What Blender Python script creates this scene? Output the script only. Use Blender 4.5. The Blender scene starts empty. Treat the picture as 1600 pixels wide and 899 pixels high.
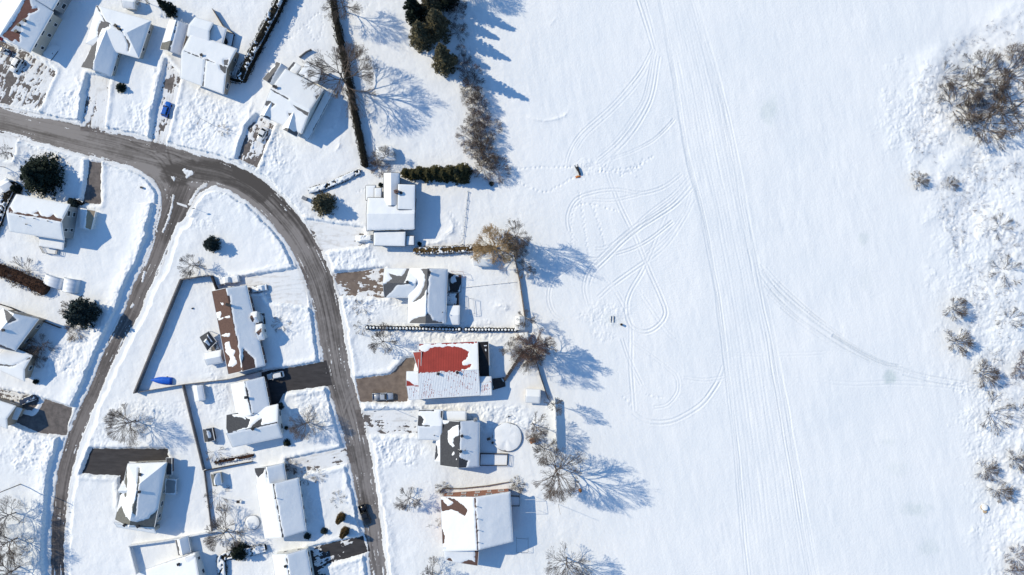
import bpy, math, random
import numpy as np
from mathutils import Vector, Matrix

random.seed(7)
RNG = np.random.default_rng(11)
SC = bpy.context.scene
COL = SC.collection

# ------------------------------------------------------------------ camera, light, exposure
K = 5.5            # photo pixels (1600 wide) per metre on the ground
HC = 195.0         # flying height of the camera, metres
cam_d = bpy.data.cameras.new('camera')
cam_d.sensor_width = 36.0
cam_d.lens = 36.0 * HC / (1600.0 / K)
cam_d.clip_start = 1.0
cam_d.clip_end = 8000.0
cam = bpy.data.objects.new('camera', cam_d)
cam.location = (0, 0, HC)
cam.rotation_euler = (0, 0, 0)
COL.objects.link(cam)
SC.camera = cam

SUN_EL = 35.0
SHADOW_AZ = 22.3   # degrees below the +x axis, on the ground
sun_dir = Vector((math.cos(math.radians(SHADOW_AZ)) * math.cos(math.radians(SUN_EL)),
                  -math.sin(math.radians(SHADOW_AZ)) * math.cos(math.radians(SUN_EL)),
                  -math.sin(math.radians(SUN_EL))))
sl = bpy.data.lights.new('sun', 'SUN')
sl.energy = 4.2
sl.angle = math.radians(0.53)
sl.color = (1.0, 0.885, 0.66)
so = bpy.data.objects.new('sun', sl)
so.rotation_euler = sun_dir.to_track_quat('-Z', 'Y').to_euler()
so.location = (-200, 100, 200)
COL.objects.link(so)

wd = bpy.data.worlds.new('World')
SC.world = wd
wd.use_nodes = True
wn = wd.node_tree
wn.nodes.clear()
w_out = wn.nodes.new('ShaderNodeOutputWorld')
w_bg = wn.nodes.new('ShaderNodeBackground')
w_sky = wn.nodes.new('ShaderNodeTexSky')
w_sky.sky_type = 'NISHITA'
w_sky.sun_disc = False
w_sky.sun_elevation = math.radians(SUN_EL)
w_sky.sun_rotation = math.radians(292)
w_sky.air_density = 1.7
w_sky.dust_density = 0.0
w_sky.ozone_density = 10.0
w_bg.inputs[1].default_value = 0.138
wn.links.new(w_sky.outputs[0], w_bg.inputs[0])
wn.links.new(w_bg.outputs[0], w_out.inputs[0])

SC.view_settings.view_transform = 'Standard'
SC.view_settings.look = 'None'
SC.view_settings.exposure = 0.12
SC.view_settings.gamma = 1.0
SC.cycles.max_bounces = 6
SC.cycles.diffuse_bounces = 3
SC.cycles.glossy_bounces = 2
SC.cycles.transmission_bounces = 2

# ------------------------------------------------------------------ coordinates and noise
def W(px, py, z=0.0):
    s = (HC - z) / HC / K
    return ((px - 800.0) * s, (449.5 - py) * s, z)

def w2(px, py):
    return ((px - 800.0) / K, (449.5 - py) / K)

def to_px(x, y, z):
    s = HC / (HC - z) * K
    return 800.0 + x * s, 449.5 - y * s

_T = np.random.default_rng(5).random((256, 256))
def vnoise(x, y, seed=0):
    x = np.asarray(x, float) + seed * 17.37
    y = np.asarray(y, float) + seed * 9.71
    xi = np.floor(x).astype(np.int64); yi = np.floor(y).astype(np.int64)
    fx = x - xi; fy = y - yi
    fx = fx * fx * (3 - 2 * fx); fy = fy * fy * (3 - 2 * fy)
    a = _T[xi & 255, yi & 255]; b = _T[(xi + 1) & 255, yi & 255]
    c = _T[xi & 255, (yi + 1) & 255]; d = _T[(xi + 1) & 255, (yi + 1) & 255]
    return (a + (b - a) * fx + (c - a) * fy + (a - b - c + d) * fx * fy) * 2 - 1

def fbm(x, y, octaves=4, seed=0, gain=0.5):
    r = 0; a = 1.0; t = 0
    for k in range(octaves):
        # rotate every octave so lattice lines do not show
        ca, sa = math.cos(0.6 + k * 1.1), math.sin(0.6 + k * 1.1)
        r = r + a * vnoise((x * ca - y * sa) * 2 ** k, (x * sa + y * ca) * 2 ** k, seed + k * 3)
        t += a; a *= gain
    return r / t

def sstep(a, b, x):
    t = np.clip((x - a) / (b - a), 0, 1)
    return t * t * (3 - 2 * t)

def seg_dist(X, Y, ax, ay, bx, by):
    dx, dy = bx - ax, by - ay
    L = dx * dx + dy * dy + 1e-12
    t = np.clip(((X - ax) * dx + (Y - ay) * dy) / L, 0, 1)
    return np.hypot(X - ax - t * dx, Y - ay - t * dy), t

def sd_poly(X, Y, pts):
    """signed distance, negative inside"""
    n = len(pts)
    d = np.full(np.shape(X), 1e9)
    ins = np.zeros(np.shape(X), bool)
    for i in range(n):
        ax, ay = pts[i]; bx, by = pts[(i + 1) % n]
        dd, _ = seg_dist(X, Y, ax, ay, bx, by)
        d = np.minimum(d, dd)
        c = ((ay > Y) != (by > Y))
        with np.errstate(divide='ignore', invalid='ignore'):
            xx = (bx - ax) * (Y - ay) / (by - ay if by != ay else 1e-9) + ax
        ins ^= c & (X < xx)
    return np.where(ins, -d, d)

def smooth_line(pts, step=1.2):
    """Catmull-Rom through the points"""
    P = [pts[0]] + list(pts) + [pts[-1]]
    out = []
    for i in range(1, len(P) - 2):
        p0, p1, p2, p3 = [np.array(p, float) for p in P[i - 1:i + 3]]
        n = max(2, int(np.linalg.norm((p2 - p1)[:2]) / step))
        for k in range(n):
            t = k / n
            out.append(0.5 * ((2 * p1) + (-p0 + p2) * t + (2 * p0 - 5 * p1 + 4 * p2 - p3) * t * t + (-p0 + 3 * p1 - 3 * p2 + p3) * t ** 3))
    out.append(np.array(pts[-1], float))
    return np.array(out)

# ------------------------------------------------------------------ materials
def new_mat(name):
    m = bpy.data.materials.new(name)
    m.use_nodes = True
    nt = m.node_tree
    bs = nt.nodes.get('Principled BSDF')
    return m, nt, bs

def mat(name, c, rough=0.7, c2=None, scale=1.0, bump=0.0, bscale=8.0, metal=0.0, spec=0.3, stretch=None, detail=5, lo=0.35, hi=0.65):
    m, nt, bs = new_mat(name)
    bs.inputs['Roughness'].default_value = rough
    bs.inputs['Metallic'].default_value = metal
    bs.inputs['Specular IOR Level'].default_value = spec
    tc = nt.nodes.new('ShaderNodeTexCoord')
    src = tc.outputs['Object']
    if stretch:
        mp = nt.nodes.new('ShaderNodeMapping')
        mp.inputs['Scale'].default_value = stretch
        nt.links.new(src, mp.inputs[0]); src = mp.outputs[0]
    if c2 is None:
        c2 = tuple(x * 0.8 for x in c)
    nz = nt.nodes.new('ShaderNodeTexNoise')
    nz.inputs['Scale'].default_value = scale
    nz.inputs['Detail'].default_value = detail
    nz.inputs['Roughness'].default_value = 0.6
    nt.links.new(src, nz.inputs['Vector'])
    rp = nt.nodes.new('ShaderNodeValToRGB')
    rp.color_ramp.elements[0].position = lo; rp.color_ramp.elements[1].position = hi
    rp.color_ramp.elements[0].color = (*c2, 1); rp.color_ramp.elements[1].color = (*c, 1)
    nt.links.new(nz.outputs[0], rp.inputs[0])
    nt.links.new(rp.outputs[0], bs.inputs['Base Color'])
    if bump:
        n2 = nt.nodes.new('ShaderNodeTexNoise')
        n2.inputs['Scale'].default_value = bscale
        n2.inputs['Detail'].default_value = 4
        nt.links.new(src, n2.inputs['Vector'])
        bp = nt.nodes.new('ShaderNodeBump')
        bp.inputs['Strength'].default_value = 1.0
        bp.inputs['Distance'].default_value = bump
        nt.links.new(n2.outputs[0], bp.inputs['Height'])
        nt.links.new(bp.outputs[0], bs.inputs['Normal'])
    return m

def stripes(name, c, c2, period, axis_angle, width=0.12, rough=0.5, metal=0.0, bump=0.03):
    """a surface with parallel seams (metal roof, siding, decking); seams run along axis_angle, radians, in plan"""
    m = mat(name, c, rough, tuple(x * 0.8 for x in c), 0.35, metal=metal)
    nt = m.node_tree; bs = nt.nodes['Principled BSDF']
    tc = nt.nodes.new('ShaderNodeTexCoord')
    mp = nt.nodes.new('ShaderNodeMapping'); mp.inputs['Rotation'].default_value = (0, 0, -axis_angle)
    nt.links.new(tc.outputs['Object'], mp.inputs[0])
    sx = nt.nodes.new('ShaderNodeSeparateXYZ'); nt.links.new(mp.outputs[0], sx.inputs[0])
    dv = nt.nodes.new('ShaderNodeMath'); dv.operation = 'DIVIDE'; dv.inputs[1].default_value = period
    nt.links.new(sx.outputs[1], dv.inputs[0])
    fr = nt.nodes.new('ShaderNodeMath'); fr.operation = 'FRACT'; nt.links.new(dv.outputs[0], fr.inputs[0])
    lt = nt.nodes.new('ShaderNodeMath'); lt.operation = 'LESS_THAN'; lt.inputs[1].default_value = width
    nt.links.new(fr.outputs[0], lt.inputs[0])
    mx = nt.nodes.new('ShaderNodeMix'); mx.data_type = 'RGBA'
    old = bs.inputs['Base Color'].links[0].from_socket
    nt.links.new(lt.outputs[0], mx.inputs['Factor'])
    nt.links.new(old, mx.inputs['A']); mx.inputs['B'].default_value = (*c2, 1)
    nt.links.new(mx.outputs['Result'], bs.inputs['Base Color'])
    bp = nt.nodes.new('ShaderNodeBump'); bp.inputs['Distance'].default_value = bump
    nt.links.new(lt.outputs[0], bp.inputs['Height']); nt.links.new(bp.outputs[0], bs.inputs['Normal'])
    return m

def snow_mat(name, base=(0.84, 0.845, 0.85), use_tint=False, fine=0.02):
    m, nt, bs = new_mat(name)
    bs.inputs['Roughness'].default_value = 0.75
    bs.inputs['Specular IOR Level'].default_value = 0.15
    tc = nt.nodes.new('ShaderNodeTexCoord')
    nz = nt.nodes.new('ShaderNodeTexNoise'); nz.inputs['Scale'].default_value = 0.035; nz.inputs['Detail'].default_value = 9; nz.inputs['Roughness'].default_value = 0.62
    nt.links.new(tc.outputs['Object'], nz.inputs['Vector'])
    rp = nt.nodes.new('ShaderNodeValToRGB')
    rp.color_ramp.elements[0].position = 0.3; rp.color_ramp.elements[1].position = 0.72
    rp.color_ramp.elements[0].color = (base[0] * 0.885, base[1] * 0.915, base[2] * 0.945, 1)
    rp.color_ramp.elements[1].color = (*base, 1)
    nt.links.new(nz.outputs[0], rp.inputs[0])
    col = rp.outputs[0]
    if use_tint:
        at = nt.nodes.new('ShaderNodeAttribute'); at.attribute_name = 'tint'
        mx = nt.nodes.new('ShaderNodeMix'); mx.data_type = 'RGBA'; mx.blend_type = 'MULTIPLY'
        mx.inputs['Factor'].default_value = 1.0
        nt.links.new(col, mx.inputs['A']); nt.links.new(at.outputs['Color'], mx.inputs['B'])
        col = mx.outputs['Result']
    nt.links.new(col, bs.inputs['Base Color'])
    n1 = nt.nodes.new('ShaderNodeTexNoise'); n1.inputs['Scale'].default_value = 1.6; n1.inputs['Detail'].default_value = 6
    n1.inputs['Roughness'].default_value = 0.65
    nt.links.new(tc.outputs['Object'], n1.inputs['Vector'])
    bp = nt.nodes.new('ShaderNodeBump'); bp.inputs['Distance'].default_value = fine * 5; bp.inputs['Strength'].default_value = 0.8
    nt.links.new(n1.outputs[0], bp.inputs['Height']); nt.links.new(bp.outputs[0], bs.inputs['Normal'])
    return m

def leaf_mat(name, c, c2, rough=0.8):
    m = mat(name, c, rough, c2, 1.4, detail=3, lo=0.3, hi=0.7, spec=0.1)
    return m

M = {}
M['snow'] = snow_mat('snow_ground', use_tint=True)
M['roofsnow'] = snow_mat('snow_on_things', (0.86, 0.865, 0.87), fine=0.012)
M['shingle_grey'] = mat('grey_shingle', (0.15, 0.148, 0.15), 0.9, (0.105, 0.105, 0.11), 3.0, 0.01, 20)
M['shingle_dark'] = mat('dark_shingle', (0.075, 0.078, 0.085), 0.9, (0.05, 0.052, 0.06), 3.0, 0.01, 20)
M['shingle_brown'] = mat('brown_shingle', (0.135, 0.082, 0.066), 0.9, (0.10, 0.06, 0.05), 2.0, 0.01, 20)
M['shingle_rust'] = mat('rust_shingle', (0.30, 0.14, 0.10), 0.9, (0.22, 0.10, 0.075), 2.0, 0.01, 20)
M['shingle_olive'] = mat('olive_shingle', (0.17, 0.17, 0.155), 0.9, (0.13, 0.13, 0.12), 2.0, 0.01, 20)
M['red_metal'] = stripes('red_metal_roof', (0.36, 0.048, 0.035), (0.17, 0.025, 0.02), 0.46, math.radians(93), 0.2)
M['black_roof'] = mat('black_membrane', (0.02, 0.017, 0.02), 0.7, (0.012, 0.01, 0.012), 1.0)
M['siding_beige'] = mat('beige_siding', (0.42, 0.40, 0.35), 0.7, (0.38, 0.36, 0.32), 0.5)
M['siding_white'] = mat('white_siding', (0.68, 0.69, 0.68), 0.6, (0.62, 0.63, 0.62), 0.5)
M['siding_grey'] = mat('grey_siding', (0.30, 0.31, 0.32), 0.7, (0.25, 0.26, 0.27), 0.5)
M['siding_tan'] = mat('tan_siding', (0.36, 0.30, 0.24), 0.7, (0.30, 0.25, 0.2), 0.5)
M['brick'] = mat('red_brick', (0.36, 0.17, 0.11), 0.85, (0.27, 0.12, 0.08), 6, lo=0.4, hi=0.6)
M['brick_dark'] = mat('dark_brick', (0.16, 0.10, 0.085), 0.85, (0.11, 0.07, 0.06), 6, lo=0.4, hi=0.6)
M['trim'] = mat('white_trim', (0.72, 0.73, 0.74), 0.5, (0.66, 0.67, 0.68), 0.8)
M['trim_dark'] = mat('dark_trim', (0.06, 0.06, 0.065), 0.5, (0.04, 0.04, 0.045), 0.8)
M['glass'] = mat('window_glass', (0.02, 0.025, 0.032), 0.08, (0.015, 0.02, 0.025), 0.4, spec=0.6)
M['carglass'] = mat('car_glass', (0.012, 0.014, 0.018), 0.06, (0.01, 0.012, 0.015), 0.4, spec=0.5)
M['wood'] = mat('weathered_wood', (0.22, 0.17, 0.13), 0.85, (0.14, 0.11, 0.09), 2.5)
M['wood_grey'] = mat('grey_fence_wood', (0.20, 0.185, 0.18), 0.85, (0.13, 0.12, 0.12), 1.5)
M['wood_tan'] = mat('tan_wood', (0.46, 0.32, 0.19), 0.8, (0.36, 0.25, 0.15), 1.5)
M['wood_dark'] = mat('dark_wood', (0.055, 0.045, 0.045), 0.8, (0.035, 0.03, 0.03), 1.5)
M['wire'] = mat('galvanised_wire', (0.45, 0.46, 0.48), 0.5, (0.38, 0.39, 0.4), 2)
M['metal'] = mat('grey_metal', (0.28, 0.29, 0.30), 0.4, (0.2, 0.2, 0.21), 2, metal=0.6)
M['metal_dark'] = mat('dark_metal', (0.03, 0.03, 0.035), 0.5, (0.02, 0.02, 0.022), 2)
M['bark'] = mat('bark', (0.16, 0.125, 0.107), 0.9, (0.09, 0.072, 0.062), 3.0)
M['bark_grey'] = mat('grey_bark', (0.16, 0.14, 0.135), 0.9, (0.09, 0.08, 0.078), 3.0)
M['bark_tan'] = mat('golden_twigs', (0.50, 0.36, 0.20), 0.85, (0.32, 0.22, 0.12), 2.0)
M['bark_red'] = mat('reddish_twigs', (0.20, 0.125, 0.10), 0.85, (0.12, 0.08, 0.07), 2.0)
M['bark_mauve'] = mat('mauve_twigs', (0.19, 0.145, 0.14), 0.85, (0.12, 0.09, 0.088), 2.0)
M['spruce'] = leaf_mat('spruce_needles', (0.030, 0.042, 0.030), (0.014, 0.021, 0.018))
M['spruce_blue'] = leaf_mat('blue_spruce_needles', (0.045, 0.065, 0.062), (0.02, 0.03, 0.032))
M['cedar'] = leaf_mat('cedar_foliage', (0.13, 0.115, 0.05), (0.03, 0.034, 0.02))
M['pine'] = leaf_mat('pine_needles', (0.21, 0.18, 0.105), (0.045, 0.05, 0.038))
M['hedge_dark'] = leaf_mat('dark_hedge_foliage', (0.03, 0.028, 0.02), (0.012, 0.012, 0.012))
M['hedge_brown'] = leaf_mat('brown_hedge_foliage', (0.085, 0.045, 0.03), (0.03, 0.018, 0.014))
M['hedge_olive'] = leaf_mat('olive_hedge_foliage', (0.16, 0.105, 0.045), (0.06, 0.04, 0.02))
M['tuft'] = mat('dry_grass', (0.30, 0.24, 0.18), 0.9, (0.16, 0.13, 0.11), 0.8)
M['rubber'] = mat('tyre_rubber', (0.012, 0.012, 0.013), 0.9, (0.008, 0.008, 0.009), 5)
M['tarp_blue'] = mat('blue_tarp', (0.01, 0.13, 0.62), 0.5, (0.01, 0.09, 0.48), 1.5, 0.05, 2.0)
M['tan'] = mat('tan_panel', (0.40, 0.31, 0.21), 0.7, (0.34, 0.26, 0.18), 1.0)
M['orange'] = mat('orange_plastic', (0.62, 0.22, 0.05), 0.5, (0.5, 0.17, 0.04), 1.0)
M['shelter'] = mat('white_shelter_fabric', (0.74, 0.77, 0.82), 0.5, (0.68, 0.71, 0.76), 0.8, 0.03, 1.0)

def paint(name, c):
    return mat('paint_' + name, c, 0.25, tuple(x * 0.92 for x in c), 1.0, spec=0.6)

# ------------------------------------------------------------------ objects
class MB:
    def __init__(s):
        s.v = []; s.f = []; s.uv = None
    def add(s, vs, fs):
        o = len(s.v)
        s.v.extend([tuple(float(c) for c in v) for v in vs])
        s.f.extend([tuple(i + o for i in f) for f in fs])
    def box(s, c, size, rot=0.0, taper=1.0):
        """box on its base centre c, size (lx, ly, lz), rotated about z"""
        lx, ly, lz = size[0] / 2, size[1] / 2, size[2]
        ca, sa = math.cos(rot), math.sin(rot)
        vs = []
        for z, t in ((0, 1), (lz, taper)):
            for x, y in ((-lx, -ly), (lx, -ly), (lx, ly), (-lx, ly)):
                x *= t; y *= t
                vs.append((c[0] + x * ca - y * sa, c[1] + x * sa + y * ca, c[2] + z))
        s.add(vs, [(3, 2, 1, 0), (4, 5, 6, 7), (0, 1, 5, 4), (1, 2, 6, 5), (2, 3, 7, 6), (3, 0, 4, 7)])
    def bar(s, a, b, w, h=None):
        """square bar from a to b"""
        h = h or w
        a = Vector(a); b = Vector(b); d = (b - a)
        if d.length < 1e-6: return
        d.normalize()
        up = Vector((0, 0, 1)) if abs(d.z) < 0.95 else Vector((1, 0, 0))
        sx = d.cross(up).normalized() * (w / 2); sy = sx.cross(d).normalized() * (h / 2)
        vs = [p + i * sx + j * sy for p in (a, b) for i, j in ((-1, -1), (1, -1), (1, 1), (-1, 1))]
        s.add(vs, [(0, 1, 2, 3), (7, 6, 5, 4), (0, 4, 5, 1), (1, 5, 6, 2), (2, 6, 7, 3), (3, 7, 4, 0)])
    def tube(s, a, b, r0, r1=None, n=8, caps=True):
        r1 = r0 if r1 is None else r1
        a = Vector(a); b = Vector(b); d = b - a
        if d.length < 1e-6: return
        d.normalize()
        up = Vector((0, 0, 1)) if abs(d.z) < 0.95 else Vector((1, 0, 0))
        u = d.cross(up).normalized(); w = u.cross(d)
        vs = []
        for p, r in ((a, r0), (b, r1)):
            for k in range(n):
                t = 2 * math.pi * k / n
                vs.append(p + u * (math.cos(t) * r) + w * (math.sin(t) * r))
        fs = [(k, (k + 1) % n, n + (k + 1) % n, n + k) for k in range(n)]
        if caps:
            fs.append(tuple(range(n - 1, -1, -1))); fs.append(tuple(range(n, 2 * n)))
        s.add(vs, fs)
    def build(s, name, material, parent=None, smooth=False):
        me = bpy.data.meshes.new(name)
        V = s.v
        if parent is not None and not parent.get('_local'):
            l = world_loc(parent)
            V = [(x - l[0], y - l[1], z - l[2]) for x, y, z in V]
        me.from_pydata(V, [], s.f)
        if smooth:
            me.polygons.foreach_set('use_smooth', [True] * len(me.polygons))
        me.materials.append(material)
        me.update()
        o = bpy.data.objects.new(name, me)
        COL.objects.link(o)
        if parent is not None:
            o.parent = parent
        return o

def world_loc(o):
    x, y, z = 0, 0, 0
    while o is not None:
        x += o.location[0]; y += o.location[1]; z += o.location[2]; o = o.parent
    return (x, y, z)

def tag(o, label=None, cat=None, group=None, kind=None):
    if label: o['label'] = label
    if cat: o['category'] = cat
    if group: o['group'] = group
    if kind: o['kind'] = kind
    return o

def thing(name, label, cat, loc, group=None):
    o = bpy.data.objects.new(name, None)
    o.empty_display_size = 0.5
    COL.objects.link(o)
    o.location = loc
    return tag(o, label, cat, group)

KIDS = {}
def children_of(o):
    return [c for c in COL.objects if c.parent == o]

def copy_thing(src, kids, loc, rz, scale, label, group=None):
    """kids: list of (child, [grandchildren])"""
    r = src.copy(); COL.objects.link(r)
    r.location = loc; r.rotation_euler = (0, 0, rz); r.scale = scale if hasattr(scale, '__len__') else (scale,) * 3
    r['label'] = label
    if group: r['group'] = group
    elif 'group' in r: del r['group']
    for c, gs in kids:
        d = c.copy(); COL.objects.link(d); d.parent = r
        for g in gs:
            h = g.copy(); COL.objects.link(h); h.parent = d
    return r
# ------------------------------------------------------------------ the ground: one sheet of snow, carved by roads, drives and tracks
ROADS = {   # centre line in photo pixels with half-width in pixels
    'main': [(-120, 168, 19), (-60, 178, 19), (0, 187, 19), (60, 202, 19), (130, 219, 21), (200, 236, 22), (255, 249, 22), (300, 263, 22), (345, 272, 20), (384, 289, 20), (415, 312, 20), (444, 342, 20), (468, 374, 20), (486, 408, 20), (500, 442, 20), (512, 490, 19), (521, 540, 19), (530, 590, 19), (542, 632, 19), (553, 672, 18), (564, 724, 17), (574, 780, 15), (583, 830, 13), (592, 899, 12), (602, 980, 12)],
    'side': [(300, 262, 16), (290, 285, 17), (276, 318, 15), (262, 350, 13), (250, 385, 13), (236, 420, 12.5), (218, 455, 12), (205, 490, 11.5), (187, 522, 10), (166, 567, 9.5), (147, 612, 9), (130, 650, 10), (114, 692, 11), (102, 735, 11), (95, 780, 10), (91, 830, 10), (90, 880, 10), (94, 980, 10)],
}
ROADS['flare_w'] = [(188, 243, 10), (226, 256, 13), (250, 273, 13), (263, 298, 12), (261, 328, 11), (252, 358, 10)]
ROADS['flare_e'] = [(352, 281, 8), (325, 285, 8), (305, 297, 8), (292, 316, 8), (280, 340, 8)]
ROADS = {k: smooth_line(v, 6) for k, v in ROADS.items()}

# driveways: polygon px, coverage 0 = bare asphalt .. 1 = all snow
DRIVES = [
    ('d_a', [(-5, 62), (46, 84), (88, 112), (62, 170), (20, 165), (-5, 160)], 0.55),
    ('d_b', [(140, 118), (172, 122), (163, 205), (128, 200)], 0.60),
    ('d_c', [(262, 95), (283, 120), (258, 232), (236, 228), (250, 150)], 0.52),
    ('d_e', [(404, 182), (428, 196), (402, 262), (372, 248), (388, 200)], 0.48),
    ('d_f', [(140, 252), (158, 255), (157, 318), (130, 318), (136, 285)], 0.10),
    ('d_p', [(478, 345), (568, 358), (572, 382), (500, 392)], 0.66),
    ('d_q', [(521, 428), (600, 420), (602, 466), (560, 462), (532, 462)], 0.46),
    ('d_r', [(556, 592), (610, 586), (634, 560), (650, 558), (637, 628), (563, 628)], 0.12),
    ('d_s', [(560, 642), (655, 642), (655, 678), (566, 678)], 0.68),
    ('d_k', [(408, 582), (506, 566), (514, 602), (446, 612), (434, 634), (410, 634)], 0.05),
    ('d_l', [(450, 718), (540, 700), (548, 722), (450, 744)], 0.62),
    ('d_m', [(484, 856), (567, 838), (574, 862), (510, 882), (512, 900), (486, 900)], 0.34),
    ('d_j', [(144, 701), (262, 702), (264, 726), (200, 726), (200, 790), (190, 790), (188, 743), (128, 740)], 0.03),
    ('d_h', [(36, 618), (62, 620), (112, 638), (104, 680), (60, 676), (24, 660)], 0.10),
    ('d_h2', [(-10, 606), (60, 622), (50, 640), (-10, 625)], 0.6),
    ('d_w', [(-10, 205), (28, 216), (20, 250), (-10, 246)], 0.72),
    ('d_v', [(345, 440), (440, 425), (474, 418), (480, 478), (420, 470), (412, 455), (345, 462)], 0.97),
]
BARE_SPOTS = [  # irregular thinner places beside drives
]

# ---- grid
fine = 0.2
xs = np.arange(-148.4, 148.41, fine); ys = np.arange(-84.4, 84.41, fine)
def outer(a, s=1.0):
    r = []; d = 0.6; x = a
    while abs(x) < 4200:
        x += s * d; d *= 1.35; r.append(x)
    return np.array(r)
XS = np.concatenate([outer(xs[0], -1)[::-1], xs, outer(xs[-1], 1)])
YS = np.concatenate([outer(ys[0], -1)[::-1], ys, outer(ys[-1], 1)])
GX, GY = np.meshgrid(XS, YS)
PX = 800 + GX * K; PY = 449.5 - GY * K
i0x = len(outer(xs[0], -1)); i0y = len(outer(ys[0], -1))

def window(px0, py0, px1, py1, m):
    """index window of the grid covering a pixel box plus margin (px)"""
    x0, y1 = w2(px0 - m, py0 - m); x1, y0 = w2(px1 + m, py1 + m)
    a = max(0, np.searchsorted(XS, x0) - 1); b = min(len(XS), np.searchsorted(XS, x1) + 1)
    c = max(0, np.searchsorted(YS, y0) - 1); d = min(len(YS), np.searchsorted(YS, y1) + 1)
    return slice(c, d), slice(a, b)

# inhabited part vs the open field
field = sstep(0, 40, PX - np.interp(PY, [-400, 0, 170, 260, 420, 560, 690, 760, 899, 1300], [755, 770, 800, 815, 840, 850, 885, 905, 880, 860]))
rough = sstep(-10, 85, PX - np.interp(PY, [-200, 0, 60, 110, 200, 300, 420, 520, 600, 700, 800, 899, 1200], [1600, 1560, 1440, 1385, 1385, 1410, 1460, 1465, 1500, 1500, 1530, 1555, 1560]) + fbm(PX / 60, PY / 60, 3, 4) * 25)
N1 = fbm(GX / 14, GY / 14, 4, 1)
N2 = fbm(GX / 3.2, GY / 3.2, 4, 2)
N3 = fbm(GX / 0.9, GY / 0.9, 3, 3)
base = 0.55 + 0.16 * N1 * (1 - 0.6 * field) + (0.11 - 0.085 * field) * N2 + (0.014 - 0.009 * field) * N3
# wind ripples of the field, drawn out down the valley
ca, sa = math.cos(math.radians(76)), math.sin(math.radians(76))
U = GX * ca - GY * sa; V = GX * sa + GY * ca
base += (1 - field) * (0.035 * fbm(U / 5, V / 1.1, 4, 23) + 0.03 * fbm(GX / 1.3, GY / 1.3, 3, 24) * sstep(-0.1, 0.5, fbm(GX / 8, GY / 8, 2, 25)))
base += field * (0.085 * fbm(U / 11, V / 3.2, 5, 21) + 0.011 * fbm(U / 3, V / 0.8, 3, 22) + 0.05 * sstep(0.05, 0.5, fbm(U / 25, V / 9, 3, 26)) * fbm(U / 4, V / 1.5, 3, 27))
# lumpy bank region on the right
rmask = rough * (0.35 + 0.65 * sstep(-0.25, 0.35, fbm(GX / 13, GY / 13, 3, 34)))
base += rough * 1.0 * fbm(GX / 11, GY / 11, 4, 31) + rmask * (0.22 * np.abs(fbm(GX / 3.4, GY / 2.2, 4, 32)) + 0.05 * fbm(GX / 0.9, GY / 0.9, 3, 33))

# soft drifts (bright ridges with a short shadow): polyline px, height, width px
def ridge(arr, pts, h, w, side=0.0):
    L = smooth_line(pts, 4)
    sy, sx = window(L[:, 0].min(), L[:, 1].min(), L[:, 0].max(), L[:, 1].max(), w * 4)
    d = np.full(arr[sy, sx].shape, 1e9)
    for i in range(len(L) - 1):
        dd, _ = seg_dist(PX[sy, sx], PY[sy, sx], *L[i][:2], *L[i + 1][:2])
        d = np.minimum(d, dd)
    A, B = PX[sy, sx], PY[sy, sx]
    dend = np.minimum(np.hypot(A - L[0][0], B - L[0][1]), np.hypot(A - L[-1][0], B - L[-1][1]))
    d = np.abs(d + w * 0.8 * fbm(A / 9, B / 9, 3, 44))
    arr[sy, sx] += h * np.exp(-(d / w)) * (0.3 + 0.7 * sstep(0, 14, dend)) * (1 + 0.6 * fbm(A / 6, B / 6, 3, 45))

def rut(arr, pts, depth, w=1.7, pair=0.0, berm=0.5, noise=0.5, wob=0.0, sd=0):
    """one or two grooves with thrown-up shoulders along a line, px"""
    L = smooth_line([p[:2] for p in pts], 5)
    if wob:
        s = np.arange(len(L))
        L = L + np.stack([fbm(s / 9.0, s * 0 + sd, 2, 50 + sd), fbm(s / 9.0, s * 0 + 7 + sd, 2, 60 + sd)], 1) * wob
    T = np.gradient(L, axis=0); T /= np.linalg.norm(T, axis=1)[:, None] + 1e-9
    Nn = np.stack([-T[:, 1], T[:, 0]], 1)
    lines = [L] if not pair else [L + Nn * pair / 2, L - Nn * pair / 2]
    for Q in lines:
        for c0 in range(0, len(Q) - 1, 6):
            q = Q[c0:c0 + 7]
            mid_ = (c0 + 3) / max(1, len(Q) - 1)
            dk = depth * (0.75 + 0.5 * float(vnoise(c0 / 14.0, sd * 3.1 + 0.5))) * (min(1.0, 0.25 + 4 * min(mid_, 1 - mid_)) if len(Q) > 30 else 1)
            sy, sx = window(q[:, 0].min(), q[:, 1].min(), q[:, 0].max(), q[:, 1].max(), w * 3.5)
            A, B = PX[sy, sx], PY[sy, sx]
            d = np.full(A.shape, 1e9)
            for i in range(len(q) - 1):
                dd, _ = seg_dist(A, B, q[i][0], q[i][1], q[i + 1][0], q[i + 1][1])
                d = np.minimum(d, dd)
            RUT[sy, sx] = np.minimum(RUT[sy, sx], -dk * (np.exp(-(d / w) ** 2) - berm * np.exp(-((d - 1.9 * w) / (w * 0.8)) ** 2)))
            BERM[sy, sx] = np.maximum(BERM[sy, sx], dk * berm * np.exp(-((d - 1.9 * w) / (w * 0.8)) ** 2))

RUT = np.zeros_like(GX); BERM = np.zeros_like(GX)
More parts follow.
